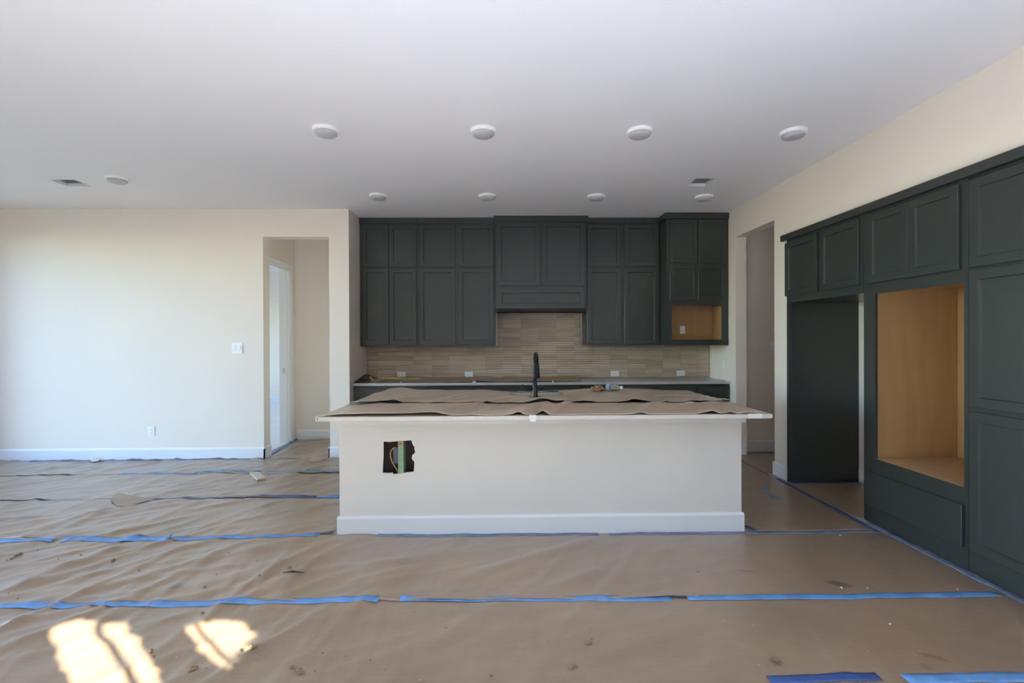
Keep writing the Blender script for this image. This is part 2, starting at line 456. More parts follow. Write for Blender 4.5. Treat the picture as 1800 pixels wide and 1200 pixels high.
# windows: openings in the left and the rear wall, frames and panes
def wall_with_holes(name, fn, a0, a1, holes, t0, t1):
    loops = [[(a0, 0), (a1, 0), (a1, H), (a0, H)]] + [[(p, r), (q, r), (q, s), (p, s)] for p, q, r, s in holes]
    return struct(name, MB().plate(loops, fn, t0, t1), M['wall'])
WL = [(1.1, 5.35, 0.15, 2.8)]            # left wall: y0,y1,z0,z1
WR = [(-0.75, 1.0, 0.05, 2.08), (1.05, 2.60, 1.6, 2.98)]   # rear wall: x0,x1,z0,z1
wall_with_holes('wall_left', lambda a, b, d: (d, a, b), YR, YL, WL, XLW - .15, XLW)
wall_with_holes('wall_rear', lambda a, b, d: (a, d, b), XLW, XR + .1, WR, YR - .15, YR)
def window(name, fn, p, q, r, s, mull):
    f = MB()
    fr = .05
    def bx(a0, a1, b0, b1, d0=.05, d1=.10):
        vs = [fn(a, b, d) for d in (d0, d1) for a, b in ((a0, b0), (a1, b0), (a1, b1), (a0, b1))]
        f.add(vs, [(0, 3, 2, 1), (4, 5, 6, 7), (0, 1, 5, 4), (1, 2, 6, 5), (2, 3, 7, 6), (3, 0, 4, 7)])
    bx(p, q, r, r + fr); bx(p, q, s - fr, s); bx(p, p + fr, r + fr, s - fr); bx(q - fr, q, r + fr, s - fr)
    for k in range(1, mull):
        a = p + (q - p) * k / mull; bx(a - .03, a + .03, r + fr, s - fr)
    o = struct(name, f, M['trim'])
    for k in range(mull):
        a0 = p + (q - p) * k / mull; a1 = p + (q - p) * (k + 1) / mull
        g = MB(); vs = [fn(a, b, d) for d in (.073, .078) for a, b in ((a0, r + fr), (a1, r + fr), (a1, s - fr), (a0, s - fr))]
        g.add(vs, [(0, 3, 2, 1), (4, 5, 6, 7), (0, 1, 5, 4), (1, 2, 6, 5), (2, 3, 7, 6), (3, 0, 4, 7)]).build('pane', M['glass'], o)
window('window_1', lambda a, b, d: (XLW - .15 + d, a, b), *WL[0], 3)
window('window_2', lambda a, b, d: (a, YR - .15 + d, b), *WR[0], 2)
window('window_3', lambda a, b, d: (a, YR - .15 + d, b), *WR[1], 1)
window('window_4', lambda a, b, d: (-8.9 + d, a, b), 7.0, 10.5, .6, 2.5, 2)
struct('ground_bounce', MB().box(-7, 5, -6, YR - .16, -.2, -.06), M['bounce_slab'])  # unseen pale slab, added to throw sunlight up through the rear windows
nb = MB().box(-14, 14, -17, -10.2, -.2, 4.6)  # unseen building, added to hide the low sky from the rear windows
nb.add([(-14.4, -9.8, 4.6), (14.4, -9.8, 4.6), (14.4, -17.4, 4.6), (-14.4, -17.4, 4.6), (-10, -13.6, 6.6), (10, -13.6, 6.6)], [(0, 1, 5, 4), (2, 3, 4, 5), (1, 2, 5), (3, 0, 4), (3, 2, 1, 0)])
tag(nb.build('sky_blocker_house', M['blocker_wall'], None), 'made-up brown house out of the frame, added to block the low sky', 'house')
struct('ground_outside', MB().box(-60, 60, -60, 60, -.3, -.2), M['ground'])

# ------------------------------------------------------------------ cabinet pieces
def fy(yf): return lambda a, b, d: (a, yf - d, b)          # faces -Y
def fx(xf): return lambda a, b, d: (xf - d, a, b)          # faces -X
def fbox(mb, fn, a0, a1, b0, b1, d0, d1):
    vs = [fn(a, b, d) for d in (d0, d1) for a, b in ((a0, b0), (a1, b0), (a1, b1), (a0, b1))]
    mb.add(vs, [(0, 3, 2, 1), (4, 5, 6, 7), (0, 1, 5, 4), (1, 2, 6, 5), (2, 3, 7, 6), (3, 0, 4, 7)])
    return mb
def door(name, fn, a0, a1, b0, b1, parent, rail=.058, t=.022, d0=.0015):
    """shaker door: frame ring with a sloped inner edge, panel as a sub-part"""
    c = .0025
    rings = [(0, d0), (0, d0 + t - c), (c, d0 + t), (rail - .001, d0 + t), (rail + .004, d0 + t - .011), (rail + .004, d0 + .003)]
    mb = MB(); vs = []
    for ins, d in rings:
        vs += [fn(a, b, d) for a, b in ((a0 + ins, b0 + ins), (a1 - ins, b0 + ins), (a1 - ins, b1 - ins), (a0 + ins, b1 - ins))]
    fs_ = []
    for r in range(len(rings) - 1):
        for k in range(4):
            fs_.append((r * 4 + k, r * 4 + (k + 1) % 4, r * 4 + 4 + (k + 1) % 4, r * 4 + 4 + k))
    mb.add(vs, fs_)
    o = mb.build(name, M['cabinet'], parent)
    i = rail + .004
    fbox(MB(), fn, a0 + i, a1 - i, b0 + i, b1 - i, d0 + .003, d0 + t - .0115).build('panel', M['cabinet'], o)
    return o
def slab(name, fn, a0, a1, b0, b1, parent, t=.023):
    return fbox(MB(), fn, a0, a1, b0, b1, .0015, t + .0015).build(name, M['cabinet'], parent, bevel=.004)

YU = 6.40
# upper cabinets left of the hood
def upper(label, x0, x1, doors, zsplit, y, name='upper_cabinet', crown_x=None, sides=()):
    t = thing(name, label, 'cabinet', ((x0 + x1) / 2, y + .15, 1.36), 'stacked wall cabinets on the back wall')
    MB().box(x0, x1, y, YB - .012, 1.36, 3.0).build('body', M['cabinet'], t)
    fn = fy(y)
    for a0, a1 in doors:
        door('door', fn, a0, a1, 1.383, zsplit - .008, t)
        door('door', fn, a0, a1, zsplit + .012, 2.962, t)
    cx0, cx1 = crown_x or (x0, x1)
    MB().box(cx0, cx1, y - .028, y + .06, 2.972, H - .001).build('crown', M['cabinet'], t, bevel=.003)
    return t
upper('green grey stacked wall cabinet in the left corner, with two narrow door pairs', XN + .004, -1.130, [(-1.858, -1.512), (-1.505, -1.148)], 2.392, YU)
upper('green grey stacked wall cabinet immediately left of the range hood', -1.128, -0.112, [(-1.113, -0.637), (-0.600, -0.135)], 2.392, YU)
upper('green grey stacked wall cabinet immediately right of the range hood', 1.086, 2.072, [(1.103, 1.556), (1.596, 2.052)], 2.392, YU)

# hood cabinet
t = thing('hood_cabinet', 'green grey cabinet boxing in the range hood, with two tall doors over a wide panel', 'cabinet', (.485, 6.4, 1.81))
yh = 6.30
MB().box(-.108, 1.082, yh, YB - .012, 1.84, 3.0).build('body', M['cabinet'], t)
for a0, a1 in ((-.088, .466), (.498, 1.060)): door('door', fy(yh), a0, a1, 2.14, 2.964, t)
door('panel', fy(yh), -.088, 1.060, 1.848, 2.112, t, rail=.065)
MB().box(-.128, 1.102, yh - .03, yh + .06, 2.972, H - .001).build('crown', M['cabinet'], t, bevel=.003)
MB().box(-.095, 1.068, yh + .012, YB - .03, 1.806, 1.84).build('hood_insert', M['dark'], t)

# microwave cabinet in the right corner
t = thing('microwave_cabinet', 'deeper green grey corner wall cabinet with an open maple microwave niche', 'cabinet', (2.48, 6.4, 1.36))
ym, x0, x1 = 6.14, 2.076, XR - .004
mb = MB().box(x0, x1, ym, YB - .012, 1.895, 3.0).box(x0, x1, ym, YB - .012, 1.36, 1.415)
mb.box(x0, x0 + .02, ym + .02, YB - .012, 1.415, 1.895).box(x1 - .02, x1, ym + .02, YB - .012, 1.415, 1.895)
mb.box(x0, 2.143, ym, ym + .02, 1.415, 1.895).box(2.79, x1, ym, ym + .02, 1.415, 1.895).box(2.143, 2.79, ym, ym + .02, 1.415, 1.432).box(2.143, 2.79, ym, ym + .02, 1.862, 1.895)
mb.build('body', M['cabinet'], t)
l_ = MB().box(x0 + .02, 2.806, 6.48, 6.50, 1.415, 1.895).box(x0 + .02, x0 + .032, ym + .02, 6.48, 1.415, 1.895).box(2.806, 2.818, ym + .02, 6.50, 1.415, 1.895)
l_.box(x0 + .032, 2.806, ym + .02, 6.48, 1.415, 1.4225).box(x0 + .032, 2.806, ym + .02, 6.48, 1.886, 1.894)
l_.build('niche_lining', M['maple'], t)
for a0, a1 in ((2.112, 2.469), (2.475, 2.838)):
    door('door', fy(ym), a0, a1, 1.936, 2.386, t, rail=.052); door('door', fy(ym), a0, a1, 2.412, 2.962, t, rail=.052)
MB().box(2.050, x1, ym - .028, ym + .06, 2.972, H - .001).box(2.050, 2.10, ym + .06, 6.37, 2.972, H - .001).build('crown', M['cabinet'], t, bevel=.003)
o = thing('outlet', 'small white outlet on the back of the open microwave niche', 'outlet', (2.405, 6.478, 1.56), 'kitchen outlets')
MB().box(2.371, 2.439, 6.474, 6.4795, 1.512, 1.615).build('cover_plate', M['plastic_white'], o, bevel=.002)
for z in (1.535, 1.575): MB().box(2.388, 2.422, 6.472, 6.4745, z, z + .027).build('receptacle', M['plastic_white'], o)

# base cabinets along the back wall
YF = 6.115
def base_cab(x0, x1, split, label):
    t = thing('base_cabinet', label, 'cabinet', ((x0 + x1) / 2, 6.4, 0), 'base cabinets under the back counter')
    MB().box(x0, x1, YF, YB - .012, .1, .868).build('body', M['cabinet'], t)
    MB().box(x0, x1, YF + .07, YF + .09, 0, .1).build('toe_kick', M['cabinet'], t)
    for a0, a1 in ((x0 + .02, split - .012), (split + .012, x1 - .02)):
        slab('drawer_front', fy(YF), a0, a1, .70, .842, t)
        door('door', fy(YF), a0, a1, .125, .68, t)
for x0, x1, s, l in ((XN + .004, -.946, -1.428, 'green grey base cabinet in the left corner under the back counter'),
                     (-.944, -.026, -.488, 'second green grey base cabinet from the left under the back counter'),
                     (-.024, .986, .48, 'middle green grey base cabinet under the back counter, behind the faucet'),
                     (.988, 1.930, 1.46, 'fourth green grey base cabinet from the left under the back counter'),
                     (1.932, XR - .004, 2.439, 'green grey base cabinet in the right corner under the back counter')):
    base_cab(x0, x1, s, l)
o = MB().box(XN + .002, XR - .002, 6.08, YB - .012, .870, .903).build('back_countertop', M['quartz_grey'], None, bevel=.003)
tag(o, 'grey stone countertop running along the tiled back wall', 'countertop')

# ------------------------------------------------------------------ backsplash tiles
bs = MB().box(XN + .004, XR - .006, YB - .010, YB - .001, .904, 1.358).box(-.09, 1.065, YB - .010, YB - .001, 1.358, 1.803).build('backsplash', M['grout'], None)
tag(bs, 'tan glazed stacked tile backsplash on the kitchen back wall', 'backsplash')
TW, TH, G = .2475, .0632, .0022
def tile_mesh(wd, ht):
    """fluted tile: two rounded ridges; local origin at lower left, face -Y"""
    prof = []
    nr = max(1, round(ht / (TH / 2)))
    for k in range(nr):
        z0 = ht * k / nr; h = ht / nr
        for q, d in ((0.0, .002), (.16, .008), (.5, .0105), (.84, .008)):
            prof.append((z0 + h * q, d))
    prof.append((ht, .003))
    vs = []; fs_ = []
    for z, d in prof: vs += [(0, -d, z), (wd, -d, z)]
    n = len(prof)
    fs_ += [(2 * i, 2 * i + 1, 2 * i + 3, 2 * i + 2) for i in range(n - 1)]
    f0 = 2 * n; vs += vs[:f0]                     # own vertices for the rim, so that only the front is smooth
    vs += [(0, 0, 0), (wd, 0, 0), (0, 0, ht), (wd, 0, ht)]; b_ = 4 * n
    fs_ += [(b_, b_ + 1, f0 + 1, f0), (f0 + 2 * n - 2, f0 + 2 * n - 1, b_ + 3, b_ + 2)]
    fs_ += [tuple([b_] + [f0 + 2 * i for i in range(n)] + [b_ + 2]), tuple([b_ + 1, b_ + 3] + [f0 + 2 * i + 1 for i in range(n - 1, -1, -1)])]
    me = bpy.data.meshes.new('tile'); me.from_pydata(vs, [], fs_)
    for p in me.polygons: p.use_smooth = p.index < n - 1
    me.materials.append(M['tile'])
    return me
_tm = {}
bsl = bs.location
PX0 = XN + .007
rt = random.Random(3)
def put_tile(x0, x1, z0, z1):
    key = (round(x1 - x0, 3), round(z1 - z0, 3))
    if key not in _tm: _tm[key] = tile_mesh(x1 - x0, z1 - z0)
    o = bpy.data.objects.new('tile', _tm[key]); C.objects.link(o)
    o.parent = bs
    o.location = (x0 - bsl.x, YB - .0102 - bsl.y, z0 - bsl.z)
    o.rotation_euler = (rt.uniform(-.02, .02), 0, rt.uniform(-.004, .004))
XJ = .729        # a vertical joint under the hood (fixes the tile phase)
k0 = math.floor((PX0 - XJ) / TW)
cols = []
k = k0
while XJ + k * TW < XR - .008:
    a, b = max(PX0, XJ + k * TW), min(XR - .008, XJ + (k + 1) * TW)
    if b - a > .02: cols.append((a, b - G))
    k += 1
z = .906
while z < 1.80:
    z1 = z + TH - G
    for a, b in cols:
        top = 1.355 if (b < -.03 or a > 1.0) else 1.80
        aa, bb = (a, b)
        if z > 1.33 and top > 1.5: aa, bb = max(a, -.085), min(b, 1.06)
        zz = min(z1, top)
        if zz - z > .02: put_tile(aa, bb, z, zz)
    z += TH

def outlet_h(x, z, label):
    o = thing('outlet', label, 'outlet', (x, YB - .02, z), 'kitchen outlets')
    MB().box(x - .057, x + .057, YB - .028, YB - .019, z - .036, z + .036).build('cover_plate', M['plastic_white'], o, bevel=.002)
    for dx in (-.027, .012):
        r = MB().box(x + dx - .012, x + dx + .016, YB - .031, YB - .0275, z - .016, z + .016).build('receptacle', M['plastic_white'], o)
        MB().box(x + dx - .006, x + dx - .003, YB - .0318, YB - .0305, z - .009, z + .002).box(x + dx + .005, x + dx + .008, YB - .0318, YB - .0305, z - .009, z + .002).build('slots', M['slot'], r)
outlet_h(-1.418, .970, 'white horizontal outlet on the tiles, leftmost of the four above the back counter')
outlet_h(-.487, .966, 'white horizontal outlet on the tiles, between the left corner and the faucet')
outlet_h(1.538, .967, 'white horizontal outlet on the tiles behind the water bottle')
outlet_h(2.460, .966, 'white horizontal outlet on the tiles under the microwave niche')

def plate_v(y, x0, x1, z0, z1, label, cat, name, gang=1, rocker=True):
    o = thing(name, label, cat, ((x0 + x1) / 2, y, z0))
    MB().box(x0, x1, y - .008, y - .0005, z0, z1).build('cover_plate', M['plastic_white'], o, bevel=.0025)
    wd = (x1 - x0) / gang
    for g in range(gang):
        cx = x0 + wd * (g + .5)
        if rocker:
            zc = (z0 + z1) / 2
            mb = MB(); mb.add([(cx - .017, y - .009, zc - .034), (cx + .017, y - .009, zc - .034), (cx + .017, y - .013, zc + .034), (cx - .017, y - .013, zc + .034),
                               (cx - .017, y - .007, zc - .034), (cx + .017, y - .007, zc - .034), (cx + .017, y - .007, zc + .034), (cx - .017, y - .007, zc + .034)],
                              [(0, 1, 2, 3), (4, 7, 6, 5), (0, 4, 5, 1), (1, 5, 6, 2), (2, 6, 7, 3), (3, 7, 4, 0)])
            mb.build('rocker', M['plastic_white'], o)
        else:
            for dz in (.028, .070):
                r = MB().box(cx - .017, cx + .017, y - .010, y - .0075, z0 + dz - .008, z0 + dz + .022).build('receptacle', M['plastic_white'], o)
                MB().box(cx - .008, cx - .005, y - .0108, y - .0098, z0 + dz + .003, z0 + dz + .014).box(cx + .005, cx + .008, y - .0108, y - .0098, z0 + dz + .003, z0 + dz + .014).build('slots', M['slot'], r)
    return o
plate_v(YL, -3.322, -3.190, 1.286, 1.420, 'white double rocker light switch on the left wall beside the passage', 'switch', 'light_switch', 2)
plate_v(YL, -4.344, -4.258, .287, .410, 'white outlet low on the left wall above the baseboard', 'outlet', 'wall_outlet', 1, False)
plate_v(6.15, 3.404, 3.474, 1.285, 1.405, 'white light switch on the shaded wall inside the right passage', 'switch', 'light_switch')
o = thing('side_wall_outlet', 'white outlet on the right side wall above the end of the back counter', 'outlet', (XR, 6.265, 1.05))
MB().box(XR - .007, XR - .0005, 6.23, 6.30, 1.045, 1.16).build('cover_plate', M['plastic_white'], o, bevel=.002)

# ------------------------------------------------------------------ built-in cabinets on the right
XC = 2.862
fr = fx(XC)
XBK = 3.545
CT = 2.425   # underside of crown
def crown_r(t, y0, y1): MB().box(2.822, XR - .0008, y0, y1, 2.425, 2.487).build('crown', M['cabinet'], t, bevel=.003)
# refrigerator surround
t = thing('fridge_cabinet', 'green grey fridge surround with two doors above an empty dark recess', 'cabinet', (3.2, 4.3, 0))
MB().box(XC, 3.5595, 3.805, 4.847, 1.80, CT).build('body', M['cabinet'], t)
mb = MB(); fbox(mb, fr, 4.805, 4.848, 0, 1.80, -.02, 0)
mb.build('face_stile', M['cabinet'], t)
MB().box(XC + .02, 3.5595, 4.795, 4.845, 0, 1.80).build('side_panel', M['cabinet'], t)
door('door', fr, 4.348, 4.845, 1.868, 2.402, t); door('door', fr, 3.832, 4.306, 1.868, 2.402, t)
crown_r(t, 3.802, 4.895)
# oven cabinet
t = thing('oven_cabinet', 'tall green grey oven cabinet with a large empty maple lined opening', 'cabinet', (3.2, 3.36, 0))
ya, yb_ = 2.932, 3.800
mb = MB()
fbox(mb, fr, ya, yb_, 0, .512, -.02, 0); fbox(mb, fr, ya, yb_, 1.785, CT, -.02, 0)
fbox(mb, fr, 3.683, yb_, .512, 1.785, -.02, 0); fbox(mb, fr, ya, 2.962, .512, 1.785, -.02, 0)
mb.build('face_frame', M['cabinet'], t)
MB().box(XC + .02, XBK, yb_ - .02, yb_, 0, CT).box(XC + .02, XBK, ya, ya + .012, 0, CT).box(XC + .02, XBK, ya + .012, yb_ - .02, 1.86, 1.88).box(XC + .02, XBK, ya + .012, yb_ - .02, .42, .44).build('carcass', M['cabinet'], t)
MB().box(XC + .02, 3.525, 3.70, 3.712, .50, 1.83).build('side_lining', M['maple'], t)
MB().box(XC + .02, 3.525, 2.946, 2.957, .50, 1.83).build('side_lining', M['maple'], t)
MB().box(3.525, 3.54, 2.946, 3.712, .50, 1.83).build('back_lining', M['maple'], t)
MB().box(XC + .0005, 3.525, 2.957, 3.70, .496, .5125).build('bottom_shelf', wood_mat('maple_shelf', (0.45, 0.28, 0.14), (0.50, 0.33, 0.18), 'Y'), t)
MB().box(XC + .02, 3.525, 2.957, 3.70, 1.83, 1.845).build('top_lining', M['maple'], t)
door('door', fr, 3.357, 3.738, 1.868, 2.402, t); door('door', fr, 2.978, 3.352, 1.868, 2.402, t)
slab('drawer_front', fr, 2.955, 3.760, .140, .403, t)
crown_r(t, 2.934, 3.800)
# pantry cabinet
t = thing('pantry_cabinet', 'tall green grey pantry cabinet with three tiers of doors at the right edge', 'cabinet', (3.2, 2.44, 0))
MB().box(XC, XBK, YCAB_END + .003, 2.929, 0, CT).build('body', M['cabinet'], t)
for a0, a1 in ((2.447, 2.908), (1.975, 2.441)):
    door('door', fr, a0, a1, .140, .992, t); door('door', fr, a0, a1, 1.022, 1.850, t); door('door', fr, a0, a1, 1.868, 2.402, t)
crown_r(t, YCAB_END + .003, 2.932)

# ------------------------------------------------------------------ island
IX0, IX1, IY0, IY1 = -1.222, 1.776, 3.595, 4.78
t = thing('kitchen_island', 'white painted kitchen island base with baseboard and a hole cut in its front', 'island', (.28, 4.2, 0))
hole = [(674, 776), (686, 776.5), (700, 775), (712, 774.5), (723, 773.5), (724, 777), (727, 778), (729, 784), (728, 789), (730, 793), (728, 797), (729.5, 801), (726, 803.5), (723.5, 805), (726, 809), (728.5, 812),
        (728, 820), (727, 829), (717, 830), (707, 831.5), (699, 832.5), (691, 833.5), (690, 831), (680, 831.5), (672.5, 831), (673, 818), (674, 800)]
hole = [on_y(u, v, IY0) for u, v in hole]
fI = lambda a, b, d: (a, IY0 + d, b)
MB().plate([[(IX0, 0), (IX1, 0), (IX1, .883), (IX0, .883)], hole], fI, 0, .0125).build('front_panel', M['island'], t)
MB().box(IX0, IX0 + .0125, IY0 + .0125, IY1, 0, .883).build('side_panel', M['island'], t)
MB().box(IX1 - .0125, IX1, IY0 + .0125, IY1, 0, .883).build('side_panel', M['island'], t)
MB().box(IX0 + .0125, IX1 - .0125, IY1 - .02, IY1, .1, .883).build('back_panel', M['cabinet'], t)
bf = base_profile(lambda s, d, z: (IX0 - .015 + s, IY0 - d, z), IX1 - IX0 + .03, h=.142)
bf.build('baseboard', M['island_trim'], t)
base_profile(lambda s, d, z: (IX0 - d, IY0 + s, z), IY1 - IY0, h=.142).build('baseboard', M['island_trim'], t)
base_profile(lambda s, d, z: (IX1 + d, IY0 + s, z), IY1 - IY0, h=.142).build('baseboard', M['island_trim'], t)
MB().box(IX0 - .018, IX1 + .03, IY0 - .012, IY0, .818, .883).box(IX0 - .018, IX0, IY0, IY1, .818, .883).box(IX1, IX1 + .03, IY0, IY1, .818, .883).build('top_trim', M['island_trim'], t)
MB().box(-1.0, -.58, IY0 + .105, IY0 + .115, .3, .8).build('cavity_back', M['cavity'], t)
st = MB().box(-.792, -.752, IY0 + .0135, IY0 + .10, .1, .655).build('stud', M['green'], t)
MB().box(-.792, -.752, IY0 + .0132, IY0 + .10, .655, .883).build('stud_top', M['stud'], st)
MB().lathe([(.005, 0), (.005, .003)], (-.774, IY0 + .0105, .672), 'Y', 10).build('nail_head', M['slot'], st)
MB().box(-.832, -.793, IY0 + .035, IY0 + .09, .52, .63).build('junction_box', M['box'], t)
MB().tube([(-.805, IY0 + .03, .638), (-.815, IY0 + .027, .640), (-.83, IY0 + .024, .636), (-.846, IY0 + .022, .618), (-.852, IY0 + .02, .595), (-.849, IY0 + .02, .568), (-.838, IY0 + .02, .535), (-.820, IY0 + .022, .503), (-.803, IY0 + .026, .472), (-.797, IY0 + .03, .45)], .0033, 8).build('cable', M['wire'], t, smooth=True)
for px in ([(724, 777), (730, 778), (731, 785), (727, 784)], [(725, 799), (731, 797), (730, 812), (724, 804)]):
    q = [on_y(u, v, IY0) for u, v in px]
    MB().prism(q, fI, .002, .011).build('broken_edge', M['drywall_core'], t)

# island countertop with the sink cut-out
CX0, CX1, CY0, CY1, CZ0, CZ1 = -1.282, 1.875, 3.347, 4.88, .884, .914
SX0, SX1, SY0, SY1 = -.06, .60, 4.43, 4.80
o = MB().plate([[(CX0, CY0), (CX1, CY0), (CX1, CY1), (CX0, CY1)], [(SX0, SY0), (SX1, SY0), (SX1, SY1), (SX0, SY1)]], xy, CZ0, CZ1).build('island_countertop', M['quartz'], None, bevel=.003)
tag(o, 'thick white stone island countertop under brown paper', 'countertop')
o = MB().box(SX0 - .015, SX0, SY0 - .015, SY1 + .015, .70, CZ0 - .0005).box(SX1, SX1 + .015, SY0 - .015, SY1 + .015, .70, CZ0 - .0005).box(SX0, SX1, SY0 - .015, SY0, .70, CZ0 - .0005).box(SX0, SX1, SY1, SY1 + .015, .70, CZ0 - .0005).box(SX0, SX1, SY0, SY1, .69, .70).build('sink', M['steel'], None)
tag(o, 'steel sink set into the island countertop behind the black faucet', 'sink')

# faucet
FX, FY_, FZ = .274, 4.335, .9145
t = thing('faucet', 'matte black pull-down faucet standing on the island countertop', 'faucet', (FX, FY_, FZ))
MB().lathe([(.032, 0), (.032, .006), (.0285, .012), (.0265, .05), (.022, .11), (.019, .16)], (FX, FY_, FZ)).build('body', M['black_metal'], t, smooth=True)
path = [(FX, FY_, FZ + .155)] ; rr = .085
dx = .10
for k in range(1, 5): path.append((FX - .000 * k, FY_, FZ + .155 + .04 * k))
c0 = (FX, FY_ + rr, FZ + .315)
for k in range(1, 9):
    a = math.pi * k / 8
    y = FY_ + rr - rr * math.cos(a)
    path.append((FX + .19 * (y - FY_), y, FZ + .315 + rr * math.sin(a)))
MB().tube(path, [.0165] + [.0155] * (len(path) - 1), 16).build('neck', M['black_metal'], t, smooth=True)
ex = path[-1]
MB().tube([ex, (ex[0] + .003, ex[1] + .003, ex[2] - .05), (ex[0] + .006, ex[1] + .005, ex[2] - .14), (ex[0] + .007, ex[1] + .005, ex[2] - .15)], [.0165, .019, .0235, .020], 16).build('spray_head', M['black_metal'], t, smooth=True)
hd = MB().tube([(FX - .015, FY_, FZ + .085), (FX - .085, FY_, FZ + .087), (FX - .088, FY_, FZ + .087)], [.017, .017, .013], 14).build('handle', M['black_metal'], t, smooth=True)
MB().tube([(FX - .085, FY_, FZ + .088), (FX - .102, FY_ - .002, FZ + .10), (FX - .112, FY_ - .003, FZ + .128)], [.007, .006, .005], 8).build('lever', M['black_metal'], hd, smooth=True)

# ------------------------------------------------------------------ paper on the island
def interp(tab, x):
    if x <= tab[0][0]: return tab[0][1]
    for (a, p), (b, q) in zip(tab, tab[1:]):
        if x <= b:
            s = (x - a) / (b - a); s = s * s * (3 - 2 * s)
            return p + (q - p) * s
    return tab[-1][1]
YFR = 3.3505
def base_v(u): return 733.5 + (u - 559) * (727.5 - 733.5) / 799
edge_front = [(556, 732.5), (600, 729.5), (640, 728), (680, 727.8), (720, 727), (745, 725.5), (765, 724.8), (782, 728), (795, 731), (812, 731.5), (828, 729.5), (845, 730.5), (870, 731.2), (895, 729.5), (911, 725.5), (925, 730), (938, 730.6), (953, 722.5), (968, 729.5), (990, 730.2), (1040, 730), (1085, 729.4), (1112, 728.5), (1127, 725.2), (1143, 728.8), (1180, 729), (1222, 728.2), (1240, 724.5), (1252, 722.2), (1268, 727.2), (1283, 724.3), (1299, 727.6), (1314, 725.5), (1332, 727)]
prof_f = []
for u, v in edge_front:
    x, z_ = on_y(u, v, YFR); prof_f.append((x, max(.0015, (base_v(u) - v) * YFR / F_PX)))
def hf(x, y):
    s = (y - YFR) / .62
    n1 = noise.noise(Vector((x * 2.2 + 3, y * 1.1, .3)))
    return .0025 + .012 * s * max(0, noise.noise(Vector(((x - .45 * y) * 5.5, y, 3.3)))) + .006 * min(1, s * 4) * max(0, 1 - 3.5 * abs(noise.noise(Vector(((x - .5 * y) * 3.6, y * .6, 6.3))))) + interp(prof_f, x - .35 * (y - YFR)) * (1 - .45 * s) * (1 + 0.1 * n1) + .004 * abs(noise.noise(Vector((x * 5, y * 2, 4))))
YRF = 3.935
prof_r = [(-1.27, .004), (-1.12, .016), (-.97, .028), (-.90, .036), (-.80, .012), (-.66, .003), (-.52, .009), (-.40, .003), (-.28, .002), (-.14, .012), (-.02, .006), (.1, .003), (.22, .010), (.33, .026), (.44, .010), (.56, .003), (.66, .012), (.78, .004), (.92, .003), (1.0, .012), (1.07, .028), (1.16, .012), (1.26, .003), (1.36, .010), (1.44, .004), (1.54, .018), (1.62, .006), (1.7, .010), (1.86, .005)]
back_v = [(660, 690), (668, 689), (690, 683), (705, 682), (740, 685), (800, 686), (850, 685.5), (890, 688), (940, 688), (1000, 685.5), (1037, 683.5), (1070, 683), (1100, 683.5), (1170, 686.2), (1204, 687.6)]
YRB = 4.87
prof_b = []
for u, v in back_v:
    x, z_ = on_y(u, v, YRB); prof_b.append((x, max(.002, z_ - CZ1)))
def hr(x, y):
    s = min(1, max(0, (y - YRF) / (YRB - YRF)))
    under = hf(x, y) if y < 4.0 else hf(x, 4.0) * max(0, 1 - (y - 4.0) / .25)
    e = interp(prof_r, x - .45 * (y - YRF)) * (1 - s) ** 1.5
    bk = interp(prof_b, x) * s ** 3
    w = .010 * abs(noise.noise(Vector((x * 1.7 - .6 * y, y * 1.4, 9.1)))) * math.sin(math.pi * s) + .004 * noise.noise(Vector((x * 4 - 1.5 * y, y * 2, 1.7)))
    q = x - .55 * (y - YRF) + .12 * noise.noise(Vector((x * 1.3, y * 2, 5)))
    rp = .013 * max(0, noise.noise(Vector((q * 5.0, y * .7, 2.5)))) + .010 * max(0, 1 - 3.5 * abs(noise.noise(Vector((q * 3.2, y * .5, 8.5))))) + .004 * noise.noise(Vector((q * 13, y * 1.2, 0)))
    rp *= min(1, 6 * (1 - s) + .2)
    return max(under + .005, .0035 + under * .5 + e + bk + max(0, w) + max(0, rp))
g = []
for i in range(241):
    x = -1.268 + (1.765 + 1.268) * i / 240
    row = []
    for j in range(15):
        s = j / 14
        xx = x
        y = YFR + .008 * noise.noise(Vector((x * 6, 0, 0))) * (1 - s) + .62 * s
        row.append((xx + .08 * s * (i / 240), y, CZ1 + hf(xx, y)))
    g.append(row)
o = MB().sheet(g).build('paper_sheet', M['kraft_counter'], None, smooth=True)
so = o.modifiers.new('solid', 'SOLIDIFY'); so.thickness = .0008; so.offset = 0
tag(o, 'brown paper strip along the front edge of the island countertop, rippled edge', 'paper', 'brown paper over the counters')
# rear sheet has a torn hole around faucet and sink
def torn(x, y):
    a = noise.noise(Vector((x * 9, y * 9, 2.2)))
    if (x - .27) ** 2 / .06 ** 2 + (y - 4.33) ** 2 / .05 ** 2 < 1.0 + .3 * a: return True
    return (abs(x - .30) < .255 + .04 * a and -.075 - .03 * a < y - 4.45 < .36 + .02 * a)
mb = MB(); NI, NJ = 312, 60
idx = {}
for i in range(NI + 1):
    for j in range(NJ + 1):
        s = j / NJ
        xl = -1.262 + .0 * s; xr = 1.862 - .02 * s
        x = xl + (xr - xl) * i / NI
        y = YRF + .010 * noise.noise(Vector((x * 5, 7, 0))) * (1 - s) + (YRB - YRF) * s
        idx[i, j] = len(mb.v); mb.v.append((x, y, CZ1 + hr(x, y) + (.012 * max(0, 1 - abs(y - 4.37) / .04) * (1 if .0 < x < .12 else 0))))
for i in range(NI):
    for j in range(NJ):
        p = mb.v[idx[i, j]]
        if not torn(p[0] + .005, p[1] + .008):
            mb.f.append((idx[i, j], idx[i + 1, j], idx[i + 1, j + 1], idx[i, j + 1]))
